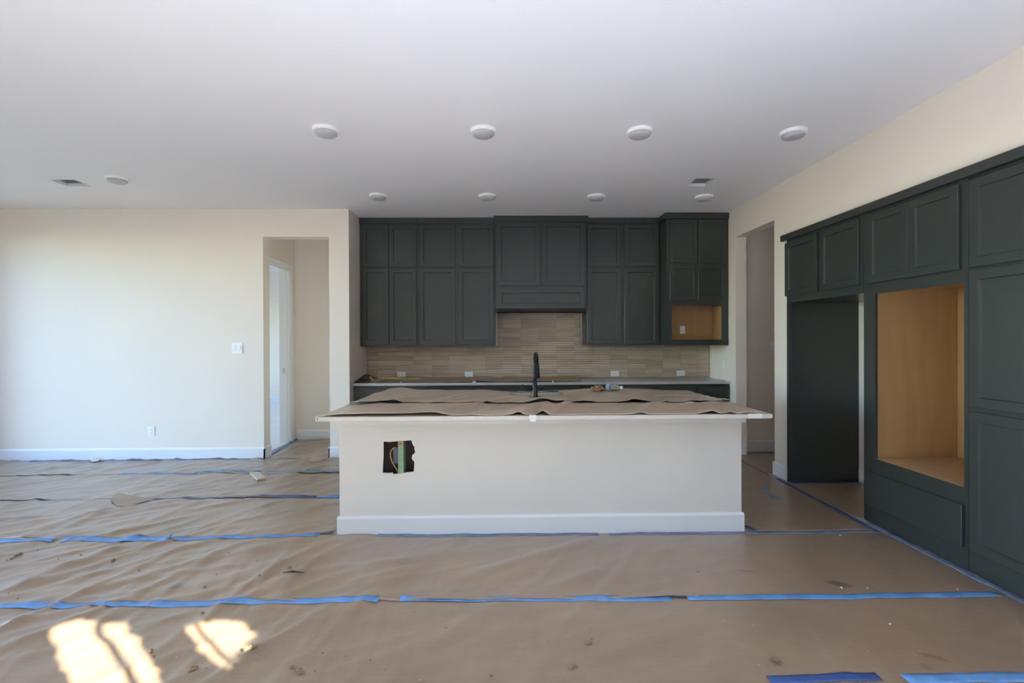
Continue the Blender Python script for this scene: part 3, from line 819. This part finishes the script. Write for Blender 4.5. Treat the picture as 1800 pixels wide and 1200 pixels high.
o = mb.build('paper_sheet', M['kraft_counter'], None, smooth=True)
so = o.modifiers.new('solid', 'SOLIDIFY'); so.thickness = .0008; so.offset = 0
tag(o, 'large brown paper sheet torn open around the faucet and sink on the island', 'paper', 'brown paper over the counters')

# paper on the back counter
def hb(x, y):
    e = .006 + .030 * max(0, noise.noise(Vector((x * 2.4 + 1, 0.5, 3)))) + .006 * noise.noise(Vector((x * 6, 1, 3)))
    s = (y - 6.10) / .53
    return max(.003, e) * (1 - .5 * s) + .008 * abs(noise.noise(Vector((x * 4, y * 4, 0)))) + .026 * s * s * (1 + .35 * noise.noise(Vector((x * 1.8, 2, 6))))
g = []
for i in range(121):
    x = -1.62 + (.985 + 1.62) * i / 120
    row = []
    for j in range(13):
        y = 6.092 + .005 * noise.noise(Vector((x * 5, 3, 0))) + (.53 - .0 * j) * j / 12
        row.append((x + .05 * j / 12, y, .903 + hb(x, y)))
    g.append(row)
o = MB().sheet(g).build('paper_sheet', M['kraft_fold'], None, smooth=True)
so = o.modifiers.new('solid', 'SOLIDIFY'); so.thickness = .0008; so.offset = 0
tag(o, 'brown paper strip lying along the left half of the back counter', 'paper', 'brown paper over the counters')
o = MB().add([(XN + .006, 6.10, .905), (-1.70, 6.10, .906), (-1.72, 6.62, .915), (XN + .006, 6.66, .985), (XN + .01, 6.35, .95), (-1.74, 6.36, .918)],
             [(0, 1, 5, 4), (4, 5, 2, 3)]).build('plastic_film', M['black_plastic'], None)
so = o.modifiers.new('solid', 'SOLIDIFY'); so.thickness = .001; so.offset = 1
tag(o, 'black plastic film crumpled in the left corner of the back counter', 'film')
path = [(-1.72, 6.19, .972), (-1.69, 6.17, .935), (-1.63, 6.16, .925), (-1.55, 6.17, .950), (-1.45, 6.17, .955), (-1.34, 6.17, .948), (-1.27, 6.17, .938), (-1.18, 6.18, .947), (-1.08, 6.18, .943)]
g = [[(x, y, z), (x + .005, y + .05, z + .014)] for x, y, z in path]
o = MB().sheet(g).build('yellow_strap', M['strap'], None)
so = o.modifiers.new('solid', 'SOLIDIFY'); so.thickness = .002
tag(o, 'shiny yellowish packing strap lying on the paper at the left of the back counter', 'strap')

# small pieces of white tape
def bit(pts, label, thick=.0012, matn='tape_white', name='tape_scrap', cat='tape', group='white tape scraps on the counters'):
    mb = MB(); n = len(pts)
    o = mb.add(pts, [tuple(range(n))]).build(name, M[matn], None)
    so = o.modifiers.new('solid', 'SOLIDIFY'); so.thickness = thick; so.offset = 1
    return tag(o, label, cat, group)
yf = CY0 - .001
mb = MB().sheet([[(.171, yf + .02, .9175), (.223, yf + .02, .9175)], [(.171, yf - .001, .9165), (.223, yf - .001, .9165)], [(.173, yf - .002, .895), (.222, yf - .002, .895)], [(.178, yf - .006, .876), (.214, yf - .005, .873)]])
o = mb.build('tape_scrap', M['tape_white'], None); so = o.modifiers.new('solid', 'SOLIDIFY'); so.thickness = .0015; so.offset = 1
tag(o, 'white tape tab folded over the middle of the island countertop front edge', 'tape', 'white tape scraps on the counters')
g = []
for k in range(11):
    a = -.5 + 4.2 * k / 10
    g.append([(CX0 - .008 - .012 * math.sin(a), CY0 + .004, .899 + .019 * math.cos(a)), (CX0 - .008 - .012 * math.sin(a), CY0 + .045, .899 + .019 * math.cos(a))])
o = MB().sheet(g).build('tape_scrap', M['tape_white'], None, smooth=True); so = o.modifiers.new('solid', 'SOLIDIFY'); so.thickness = .003
tag(o, 'white tape loop curling off the left front corner of the island countertop', 'tape', 'white tape scraps on the counters')
mb = MB().sheet([[(1.70, yf - .0005, .886), (1.70, yf - .001, .916), (1.70, yf + .03, .9165)], [(1.80, yf - .0005, .884), (1.80, yf - .001, .916), (1.80, yf + .03, .9165)]])
o = mb.build('tape_scrap', M['tape_white'], None); so = o.modifiers.new('solid', 'SOLIDIFY'); so.thickness = .001; so.offset = 1
tag(o, 'white tape folded over the right end of the island countertop front edge', 'tape', 'white tape scraps on the counters')
def flat_px(pxs, z0, lift=.0):
    return [(*on_floor(u, v, z0), z0 + lift) for u, v in pxs]
bit(flat_px([(1232, 694.5), (1246, 695), (1247, 697), (1258, 698), (1257, 700.5), (1241, 700), (1240, 697), (1233, 697)], .927), 'white tape scrap at the back right corner of the island paper')
bit(flat_px([(1202, 706.2), (1212, 704.8), (1222, 706.6), (1214, 709), (1206, 709)], .928), 'small white tape scrap holding the seam of the island paper near its right end')
bit(flat_px([(1150, 694.6), (1222, 693.8), (1222, 695), (1151, 695.6)], .932), 'long pale tape strip on the right half of the island paper')
for x, w, l in ((-1.31, .03, 'small white tape scrap on the back counter edge near the left outlet'), (-.41, .06, 'small white tape scrap on the back counter edge under the second outlet'), (.60, .025, 'small white tape scrap on the back counter edge right of the faucet')):
    bit([(x, 6.078, .897), (x + w, 6.078, .900), (x + w, 6.10, .907), (x + w * .6, 6.105, .925), (x + .2 * w, 6.10, .918)], l)

# bottle and crumpled wrapper
BX, BY = 1.055, 4.63
BZ = CZ1 + max(hr(BX + a_ * .02, BY + b__ * .02) for a_ in range(-4, 5) for b__ in range(-4, 5)) + .036
t = thing('water_bottle', 'clear plastic water bottle with a blue label lying on the island paper', 'bottle', (BX, BY, BZ - .033))
d = Vector((.80, -.60, 0)).normalized(); s0 = Vector((BX, BY, BZ)) - d * .085
def along(prof): return [tuple(s0 + d * h) for r, h in prof], [r for r, h in prof]
p, r = along([(.010, 0), (.027, .004), (.032, .012), (.031, .05), (.033, .09), (.032, .11), (.022, .135), (.012, .15), (.012, .158)])
MB().tube(p, r, 20).build('bottle_body', M['bottle'], t, smooth=True)
p, r = along([(.0325, .016), (.0328, .02), (.0332, .042), (.0330, .045)])
MB().tube(p, r, 20).build('label', M['label_blue'], t, smooth=True)
p, r = along([(.0145, .152), (.015, .156), (.015, .17), (.013, .172)])
MB().tube(p, r, 16).build('cap', M['plastic_white'], t, smooth=True)
def blob(name, cx, cy, cz, sx, sy, sz, seed, matn, sub=3, rough=.35, flat=True):
    bm = bmesh.new(); bmesh.ops.create_icosphere(bm, subdivisions=sub, radius=1)
    for v in bm.verts:
        n = noise.noise(v.co * 2.1 + Vector((seed, seed * 2, 0))) + .5 * noise.noise(v.co * 5 + Vector((seed, 0, 1)))
        v.co *= 1 + rough * n
        v.co = Vector((v.co.x * sx, v.co.y * sy, max(-.95, v.co.z) * sz))
    me = bpy.data.meshes.new(name); bm.to_mesh(me); bm.free()
    me.materials.append(M[matn])
    o = bpy.data.objects.new(name, me); C.objects.link(o); o.location = (cx, cy, cz)
    return o
o = blob('crumpled_wrapper', .905, 4.68, CZ1 + hr(.895, 4.68) + .032, .060, .055, .030, 3.3, 'brown_bag', 3, .55)
tag(o, 'crumpled brown wrapper on the island paper beside the water bottle', 'wrapper')

# ------------------------------------------------------------------ ceiling fixtures
def light_fixture(x, y, label, group):
    t = thing('ceiling_light', label, 'ceiling light', (x, y, H), group)
    MB().lathe([(.100, -.0005), (.100, -.014), (.096, -.024), (.083, -.027)], (x, y, H), n=40).build('trim_ring', M['plastic_white'], t, smooth=False)
    MB().lathe([(.083, -.0275), (.081, -.036), (.070, -.046), (.045, -.052), (.012, -.054)], (x, y, H), n=40).build('lens', M['lens'], t, smooth=True)
    return t
G1, G2 = 'near row of round ceiling lights', 'far row of round ceiling lights'
nm = ('leftmost', 'second from the left', 'third from the left', 'rightmost')
for i, (x, y) in enumerate([(-1.351, 3.715), (-.153, 3.722), (1.055, 3.725), (2.258, 3.732)]):
    light_fixture(x, y, 'round white ceiling light, %s of the near row' % nm[i], G1)
for i, (x, y) in enumerate([(-1.387, 5.395), (-.177, 5.403), (1.041, 5.412), (2.262, 5.425)]):
    light_fixture(x, y, 'round white ceiling light, %s of the far row' % nm[i], G2)
light_fixture(-3.80, 4.83, 'round white ceiling light alone at the far left beside a duct opening', None)
for (a, b, c_, d_), l in zip(vents, ('open square duct hole in the ceiling at the far left, no grille yet', 'open square duct hole in the ceiling near the right wall, no grille yet')):
    t = thing('duct_opening', l, 'vent', ((a + b) / 2, (c_ + d_) / 2, H), 'open ceiling ducts')
    z0, z1, k = H + .03, H + .26, .004
    MB().box(a - k, a, c_ - k, d_ + k, z0, z1).box(b, b + k, c_ - k, d_ + k, z0, z1).box(a, b, c_ - k, c_, z0, z1).box(a, b, d_, d_ + k, z0, z1).build('duct_wall', M['galv'], t)
    MB().box(a, b, c_, d_, z1, z1 + k).build('duct_top', M['galv'], t)

# ------------------------------------------------------------------ floor paper
RIDGES = []   # (x0,y0,x1,y1,amp,width)
def rdg(u0, v0, u1, v1, amp, wd): RIDGES.append((*on_floor(u0, v0), *on_floor(u1, v1), amp, wd))
rdg(0, 1042, 232, 955, .022, .07); rdg(600, 1030, 720, 1000, .008, .04); rdg(800, 1020, 1060, 945, .014, .07); rdg(100, 938, 185, 899, .014, .05)
rdg(0, 892, 80, 878, .014, .06); rdg(200, 900, 245, 890, .010, .03); rdg(860, 1022, 960, 990, .008, .05); rdg(560, 1000, 760, 985, .006, .05)
rdg(395, 1075, 530, 1005, .010, .06); rdg(330, 1060, 470, 1000, .008, .06); rdg(500, 1120, 700, 1040, .006, .07); rdg(0, 1100, 180, 1068, .008, .06)
rdg(640, 1175, 860, 1090, .006, .08); rdg(850, 1130, 1060, 1080, .005, .08); rdg(940, 1045, 1060, 1000, .007, .06); rdg(300, 905, 470, 872, .006, .04)
def seg_d(px, py, x0, y0, x1, y1):
    dx, dy = x1 - x0, y1 - y0; L2 = dx * dx + dy * dy
    s = max(0, min(1, ((px - x0) * dx + (py - y0) * dy) / L2))
    return math.hypot(px - x0 - dx * s, py - y0 - dy * s), s
def ridged(x, y, ang, sx, sy, seed):
    c, s = math.cos(ang), math.sin(ang)
    a, b = x * c + y * s, -x * s + y * c
    n = noise.noise(Vector((a * sx, b * sy, seed)))
    return max(0, 1 - abs(n) * 3.2) ** 2 * (0.5 + 0.5 * noise.noise(Vector((x * .9, y * .9, seed + 5))))
def hz(x, y):
    left = min(1, max(.38, (0.9 - x) / 2.4))            # the left side is far more wrinkled
    if y > 3.6 and x > 1.5: left = .25
    wx = x + .25 * noise.noise(Vector((x * .8, y * .8, 31)))
    h = .022 * ridged(wx, y, 1.15, .5, 3.2, 1.3) + .017 * ridged(wx, y, .70, .6, 4.0, 7.7) + .013 * ridged(wx, y, .40, .8, 5.5, 12.1) + .010 * ridged(wx, y, 1.5, .9, 6.0, 21.3)
    h += .008 * max(0, noise.noise(Vector((x * 1.6, y * 1.6, 2.0)))) + .0026 * noise.noise(Vector((x * 9, y * 9, 3)))
    h = max(0, h) * left
    for x0, y0, x1, y1, a, wd in RIDGES:
        if min(x0, x1) - .2 < x < max(x0, x1) + .2 and min(y0, y1) - .2 < y < max(y0, y1) + .2:
            d, s = seg_d(x, y, x0, y0, x1, y1)
            if d < 3 * wd: h += a * math.exp(-(d / wd) ** 2 * 1.4) * min(1, 5 * s + .15, 5 * (1 - s) + .15)
    return .003 + h
def paper(x0, x1, y0, y1, label, step=.03, seam=None, clear=0.0):
    nx, ny = max(2, int((x1 - x0) / step)), max(2, int((y1 - y0) / step))
    g = []
    for i in range(nx + 1):
        x = x0 + (x1 - x0) * i / nx
        row = []
        for j in range(ny + 1):
            y = y0 + (y1 - y0) * j / ny
            z = hz(x, y)
            e = min(x - x0, x1 - x)
            if e < .05: z = .003 + (z - .003) * (e / .05)
            if seam:      # the front edge lifts here and there
                k = max(0, 1 - (y - y0) / .10)
                z += .016 * k * k * max(0, noise.noise(Vector((x * 2.3, seam, 0.5))) - .08) * min(1, e / .05)
            row.append((x, y, z))
        g.append(row)
    o = MB().sheet(g).build('floor_paper', M['kraft'], None, smooth=True, origin=((x0 + x1) / 2, (y0 + y1) / 2, 0))
    so = o.modifiers.new('solid', 'SOLIDIFY'); so.thickness = .0008; so.offset = -1
    return tag(o, label, 'paper', 'brown paper covering the floor')
GX0 = XLW + .03
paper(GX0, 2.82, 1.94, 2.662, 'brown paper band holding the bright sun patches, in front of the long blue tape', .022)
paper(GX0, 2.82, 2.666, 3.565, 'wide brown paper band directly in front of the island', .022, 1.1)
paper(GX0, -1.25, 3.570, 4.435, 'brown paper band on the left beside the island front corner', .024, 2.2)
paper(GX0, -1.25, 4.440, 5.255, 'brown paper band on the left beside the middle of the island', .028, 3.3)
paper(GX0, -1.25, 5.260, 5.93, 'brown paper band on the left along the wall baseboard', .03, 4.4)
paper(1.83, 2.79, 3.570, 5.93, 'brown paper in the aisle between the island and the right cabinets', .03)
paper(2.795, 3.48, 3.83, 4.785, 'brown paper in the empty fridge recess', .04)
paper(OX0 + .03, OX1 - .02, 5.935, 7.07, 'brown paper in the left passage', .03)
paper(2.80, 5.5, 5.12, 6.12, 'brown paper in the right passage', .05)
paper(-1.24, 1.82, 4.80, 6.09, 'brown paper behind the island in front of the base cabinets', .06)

# ------------------------------------------------------------------ blue tape on the floor
def tape(p0, p1, label, wd=.05, wob=.004, seg=.04, lift=.0022, seed=0, curl=None, mt=None):
    a, b = Vector(p0), Vector(p1); L = (b - a).length; n = max(2, int(L / seg))
    t_ = (b - a) / L; nrm = Vector((-t_.y, t_.x))
    g = []
    for i in range(n + 1):
        p = a + t_ * (L * i / n) + nrm * wob * noise.noise(Vector((i * .3, seed, 1)))
        row = []
        for k in (-.5, -.17, .17, .5):
            q = p + nrm * wd * k * (1 + .12 * noise.noise(Vector((i * .4, seed, k))))
            hh = max(hz(q.x, q.y), hz(p.x, p.y) - .002) + lift
            if curl: hh += curl * max(0, noise.noise(Vector((i * .15 + seed, 4, 0)))) * (.5 + k)
            row.append((q.x, q.y, hh))
        g.append(row)
    o = MB().sheet(g).build('blue_tape', M[mt or ('tape_dark' if 'dark blue' in label else 'tape_dull' if ('faint' in label or 'baseboard' in label or 'foot of the oven' in label or 'to the oven' in label) else 'tape_blue')], None, smooth=True)
    so = o.modifiers.new('solid', 'SOLIDIFY'); so.thickness = .0009; so.offset = 1
    return tag(o, label, 'tape', 'blue painter tape on the floor')
def tp(u0, v0, u1, v1, label, **k): return tape(on_floor(u0, v0), on_floor(u1, v1), label, seed=u0 * .01 + v0 * .03, **k)
tp(-60, 1069, 666, 1058.5, 'long blue tape above the sun patches, left piece of the nearest full row', wd=.056)
tp(704, 1054.5, 1180, 1053.5, 'middle piece of the nearest full row of blue tape, in front of the island', wd=.056)
tp(1208, 1053.5, 1752, 1046.5, 'right piece of the nearest full row of blue tape, ending by the pantry', wd=.054)
tp(1352, 1197, 1545, 1193, 'dark blue tape piece cut by the bottom edge, left of two', wd=.05)
tp(1592, 1198, 1830, 1191, 'blue tape piece cut by the bottom right corner', wd=.06)
tp(-40, 955, 95, 954, 'blue tape at the far left of the row level with the island front', wd=.045)
tp(112, 951.5, 300, 949, 'crumpled blue tape with a raised lump left of the island', wd=.075, wob=.03, curl=.07)
tp(300, 948.5, 562, 944.5, 'blue tape on the left leading up to the island front corner', wd=.055, wob=.01)
tp(551, 941.5, 586, 939.4, 'short dark blue tape curling up at the left island corner', wd=.045, curl=.04)
tp(664, 942.8, 1052, 939.8, 'blue tape along the island baseboard, left of its middle', wd=.045)
tp(1070, 940.2, 1310, 938, 'blue tape along the island baseboard, right of its middle', wd=.04)
tp(1312, 937.5, 1546, 935.5, 'blue tape from the right island corner to the oven cabinet', wd=.05)
tp(270, 877.5, 388, 876.5, 'faint blue tape beside the folded paper flap', wd=.03)
tp(390, 875.5, 557, 874, 'dark blue tape on the left floor pointing at the island side', wd=.045, curl=.02)
tp(557, 874.5, 596, 874.5, 'blue tape end touching the island left side', wd=.05, curl=.03)
tp(212, 834.2, 345, 833.4, 'blue tape on the left floor below the wall outlet', wd=.04)
tp(343, 831, 458, 829.8, 'blue tape beside the pale wood offcut', wd=.045, curl=.02)
tp(468, 829.5, 597, 828.5, 'blue tape between the pale wood offcut and the island', wd=.035)
tp(52, 812, 285, 809.5, 'blue tape along the left wall baseboard, longer left piece', wd=.06)
tp(308, 808.2, 442, 806.8, 'blue tape along the left wall baseboard beside the passage', wd=.06)
tp(478, 799, 523, 771.5, 'blue tape along the doorway side of the left passage', wd=.035)
tp(484, 807.5, 532, 807, 'faint blue tape across the passage threshold', wd=.03)
tp(1308, 798.2, 1330, 798, 'blue tape at the baseboard inside the right passage, left piece', wd=.05)
tp(1328, 797, 1364, 796.5, 'blue tape at the baseboard inside the right passage, right piece', wd=.06)
tp(1366, 842, 1526, 926.5, 'long blue tape running back along the fridge recess', wd=.04, curl=.02, mt='tape_dark')
tape((2.812, 3.70), (2.812, 2.15), 'long blue tape along the foot of the oven and pantry cabinets', wd=.05)
tp(1392, 849.5, 1508, 848.5, 'dark blue tape at the foot of the fridge recess panel', wd=.04)
tp(1309, 925, 1328, 933, 'short dark blue tape curling at the right island corner', wd=.03, curl=.03)
# the passage tape stands up against the baseboard
g = [[(*on_floor(u, 770.5, 0), .006 + dz), (on_floor(u, 770.5)[0], 7.08, .03 + dz * 1.4)] for u, dz in ((524, .055), (529, .03), (536, .012), (550, .004), (580, .004))]
o = MB().sheet(g).build('blue_tape', M['tape_blue'], None); so = o.modifiers.new('solid', 'SOLIDIFY'); so.thickness = .001
tag(o, 'blue tape peeling up from the baseboard at the back of the left passage', 'tape', 'blue painter tape on the floor')
for pts, l in (([(1343, 857), (1351, 858.5), (1349, 868), (1345, 866)], 'small dark blue tape scrap in the right aisle, upper of two'), ([(1352, 869.5), (1360, 873), (1374, 875), (1372, 877), (1357, 875)], 'thin dark blue tape scrap in the right aisle, lower of two')):
    q = [on_floor(u, v) for u, v in pts]
    o = bit([(x, y, hz(x, y) + .004) for x, y in q], l, .002, 'tape_blue', 'tape_scrap', 'tape', 'blue painter tape on the floor')

# ------------------------------------------------------------------ scraps on the floor
def flap(pxs, hs, label, name='paper_flap'):
    pts = []
    for (u, v), h in zip(pxs, hs):
        x, y = on_floor(u, v)
        z = hz(x, y) + .008 + h
        x, y = on_floor(u, v, z)
        pts.append((x, y, z))
    n = len(pts)
    o = MB().add(pts, [tuple(range(n))] if n < 5 else [(0, 1, 2, n - 1), tuple(range(2, n))]).build(name, M['kraft_fold'], None)
    so = o.modifiers.new('solid', 'SOLIDIFY'); so.thickness = .001
    return tag(o, label, 'paper')
flap([(194, 876), (207, 866), (268, 877.5), (226, 889), (206, 890)], [.0, .02, .004, .0, .0], 'torn brown paper flap folded over on the left floor')
flap([(543, 811), (549, 797.5), (572, 804.5), (560, 811)], [.0, .055, .02, .0], 'small stiff brown paper flap standing up at the passage threshold')
t = thing('wood_offcut', 'pale wood offcut lying on the paper left of the island', 'offcut', (*on_floor(453, 836), .01))
q = [on_floor(u, v, .02) for u, v in ((439, 831.5), (455, 830), (466.5, 840.5), (452, 842.5))]
MB().prism(q, xy, hz(*q[0]) + .004, hz(*q[0]) + .022).build('board', M['offcut'], t)
q = [on_floor(u, v, .012) for u, v in ((440, 839.5), (446, 838.5), (449, 840.5), (441, 841))]
MB().prism(q, xy, hz(*q[0]) + .003, hz(*q[0]) + .010).build('splinter', M['offcut'], t)
q = [on_floor(u, v) for u, v in ((497, 1013.5), (515, 1012.2), (535, 1012.8), (518, 1014.2), (500, 1014))]
o = bit([(x, y, hz(x, y) + .006) for x, y in q], 'thin black sliver lying on the paper in front of the island left end', .003, 'black_plastic', 'black_sliver', 'scrap', None)
q = [on_floor(u, v) for u, v in ((158, 812.5), (168, 807.5), (176, 809), (172, 813), (163, 814))]
o = bit([(x, y, hz(x, y) + .016 + .02 * (i == 1)) for i, (x, y) in enumerate(q)], 'crumpled white tape scrap by the left baseboard', .002, 'tape_white', 'tape_scrap', 'tape', None)

def crumbs(name, pts, matn, label, cat):
    mb = MB(); rr = random.Random(11)
    for u, v, s in pts:
        x, y = on_floor(u, v); z = hz(x, y)
        for k in range(2 if s > 5 else 1):
            a = s * rr.uniform(.0012, .0017) * (.65 if matn == 'chips' else 1); ox, oy = rr.uniform(-s, s) * .001 * k, rr.uniform(-s, s) * .001 * k
            vs = [(x + ox + a * rr.uniform(.7, 1.4), y + oy, z + a * .4), (x + ox - a, y + oy + a * .3, z + a * .4), (x + ox, y + oy + a, z + a * .3), (x + ox, y + oy - a * 1.1, z + a * .4), (x + ox, y + oy, z + a * .95), (x + ox, y + oy, z + .0005)]
            mb.add(vs, [(0, 2, 4), (2, 1, 4), (1, 3, 4), (3, 0, 4), (2, 0, 5), (1, 2, 5), (3, 1, 5), (0, 3, 5)])
    o = mb.build(name, M[matn], None, origin=(0, 0, 0))
    return tag(o, label, cat, None, 'stuff')
dirt = [(28, 979, 9), (35, 977, 11), (20, 984, 6), (12, 986, 5), (66, 969, 4), (70, 993, 3), (102, 986, 4), (142, 979, 6), (198, 988, 9), (244, 1004, 6), (15, 1048, 5), (31, 1055, 4), (67, 1032, 3), (293, 992, 4), (356, 1081, 6), (361, 1036, 7), (250, 1134, 4), (264, 1149, 10), (271, 1158, 5),
        (336, 1180, 12), (342, 1177, 9), (363, 1179, 4), (440, 1147, 14), (450, 1144, 9), (381, 1014, 4), (401, 976, 4), (452, 990, 5), (456, 1020, 7), (508, 1003, 8), (553, 1184, 4), (512, 1179, 9), (526, 1183, 11), (532, 1186, 7), (607, 1156, 4), (567, 1152, 4), (650, 1165, 4), (664, 1051, 4), (728, 1078, 3),
        (739, 1198, 7), (677, 1181, 4), (710, 990, 3), (718, 994, 3), (725, 990, 2), (915, 980, 5), (772, 971, 3), (1033, 1133, 9), (1040, 1125, 5), (1005, 1178, 9), (1012, 1174, 6), (863, 1192, 6), (1365, 1164, 9), (1566, 1126, 6), (1227, 1007, 4), (1133, 994, 3), (536, 951, 4), (553, 966, 3), (519, 860, 5), (563, 924, 3), (592, 820, 6), (404, 977, 4), (1028, 962, 3), (784, 1108, 3), (962, 1132, 3)]
crumbs('dirt_crumbs', dirt, 'crumbs', 'brown dirt crumbs scattered over the floor paper', 'debris')
chips = [(1478, 1034, 8), (1525, 1035, 6), (1493, 1043, 4), (1683, 1038, 6), (1757, 1053, 5), (1564, 1100, 6), (1527, 1149, 4), (1282, 927, 0.1), (1478, 943, 9), (1425, 958, 4), (1405, 955, 3), (1309, 957, 4), (1358, 897, 9), (1391, 863, 3), (1455, 894, 6), (1502, 874, 8), (1487, 891, 7), (1459, 877, 4), (1470, 879, 4),
         (1273, 1095, 4), (1323, 1102, 4), (1125, 1169, 3), (1243, 1170, 4), (1334, 1171, 4), (1027, 1107, 4), (266, 1036, 5), (297, 1041, 4), (310, 1158, 5), (551, 1121, 4), (414, 908, 5), (715, 1008, 3), (722, 950, 3), (1617, 1148, 4), (1440, 985, 3)]
crumbs('plaster_chips', chips, 'chips', 'small white plaster chips scattered over the floor paper', 'debris')

# ------------------------------------------------------------------ unseen leaf clumps added outside the rear window to shape the sun patches
def inside(p, poly):
    r = False; n = len(poly)
    for i in range(n):
        (x0, y0), (x1, y1) = poly[i], poly[(i + 1) % n]
        if (y0 > p[1]) != (y1 > p[1]) and p[0] < (x1 - x0) * (p[1] - y0) / (y1 - y0) + x0: r = not r
    return r
gaps = [[(88, 1118), (96, 1102), (112, 1095), (128, 1094), (134, 1102), (142, 1096), (158, 1094), (168, 1100), (172, 1112), (178, 1103), (190, 1095), (206, 1095), (218, 1102), (224, 1115), (238, 1124), (250, 1142), (268, 1172), (300, 1230), (330, 1290), (180, 1290), (128, 1195), (108, 1155)],
        [(323, 1102), (332, 1096), (341, 1098), (350, 1098), (364, 1091), (382, 1093), (396, 1101), (406, 1092), (420, 1093), (434, 1103), (443, 1117), (432, 1132), (418, 1149), (404, 1156), (396, 1158), (404, 1165), (390, 1173), (374, 1162), (343, 1127)]]
gaps = [[on_floor(u, v) for u, v in g_] for g_ in gaps]
mb = MB(); rl = random.Random(5)
YV = YR - .32
stp = .024
for i in range(int(2.3 / stp)):
    for j in range(int(1.25 / stp)):
        x = .85 + i * stp + rl.uniform(-.005, .005); z_ = 1.98 + j * stp + rl.uniform(-.005, .005); y = YV + rl.uniform(-.05, .05)
        k = z_ / TO_SUN.z
        p = (x - TO_SUN.x * k, y - TO_SUN.y * k)
        if p[1] < 1.93 or any(inside((p[0] + a_, p[1] + b__), g_) for g_ in gaps for a_, b__ in ((0, 0), (.022, 0), (-.022, 0), (0, .022), (0, -.022))): continue
        r = .031
        vs = [(x + r * rl.uniform(.8, 1.3), y, z_), (x - r * rl.uniform(.8, 1.3), y, z_), (x, y + r, z_), (x, y - r, z_), (x, y, z_ + r * rl.uniform(.8, 1.3)), (x, y, z_ - r * rl.uniform(.8, 1.3))]
        mb.add(vs, [(0, 2, 4), (2, 1, 4), (1, 3, 4), (3, 0, 4), (2, 0, 5), (1, 2, 5), (3, 1, 5), (0, 3, 5)])
def back(u, v, yv):
    x, y = on_floor(u, v); k = (y - yv) / -TO_SUN.y
    return (x + TO_SUN.x * k, yv, TO_SUN.z * k)
mb.tube([back(172, 1098, YV), back(173, 1117, YV), back(184, 1126, YV), back(193, 1132, YV), back(205, 1152, YV), back(225, 1184, YV), back(250, 1230, YV)], .019, 6)  # added twigs that split the sun patches
mb.tube([back(336, 1094, YV), back(345, 1104, YV), back(362, 1124, YV), back(396, 1158, YV), back(402, 1166, YV)], .014, 6)
o = mb.build('leaf_gobo', M['leaf'], None)
tag(o, 'green leaf clumps added outside the rear window to shape the sun patches', 'leaf_gobo', None, 'stuff')
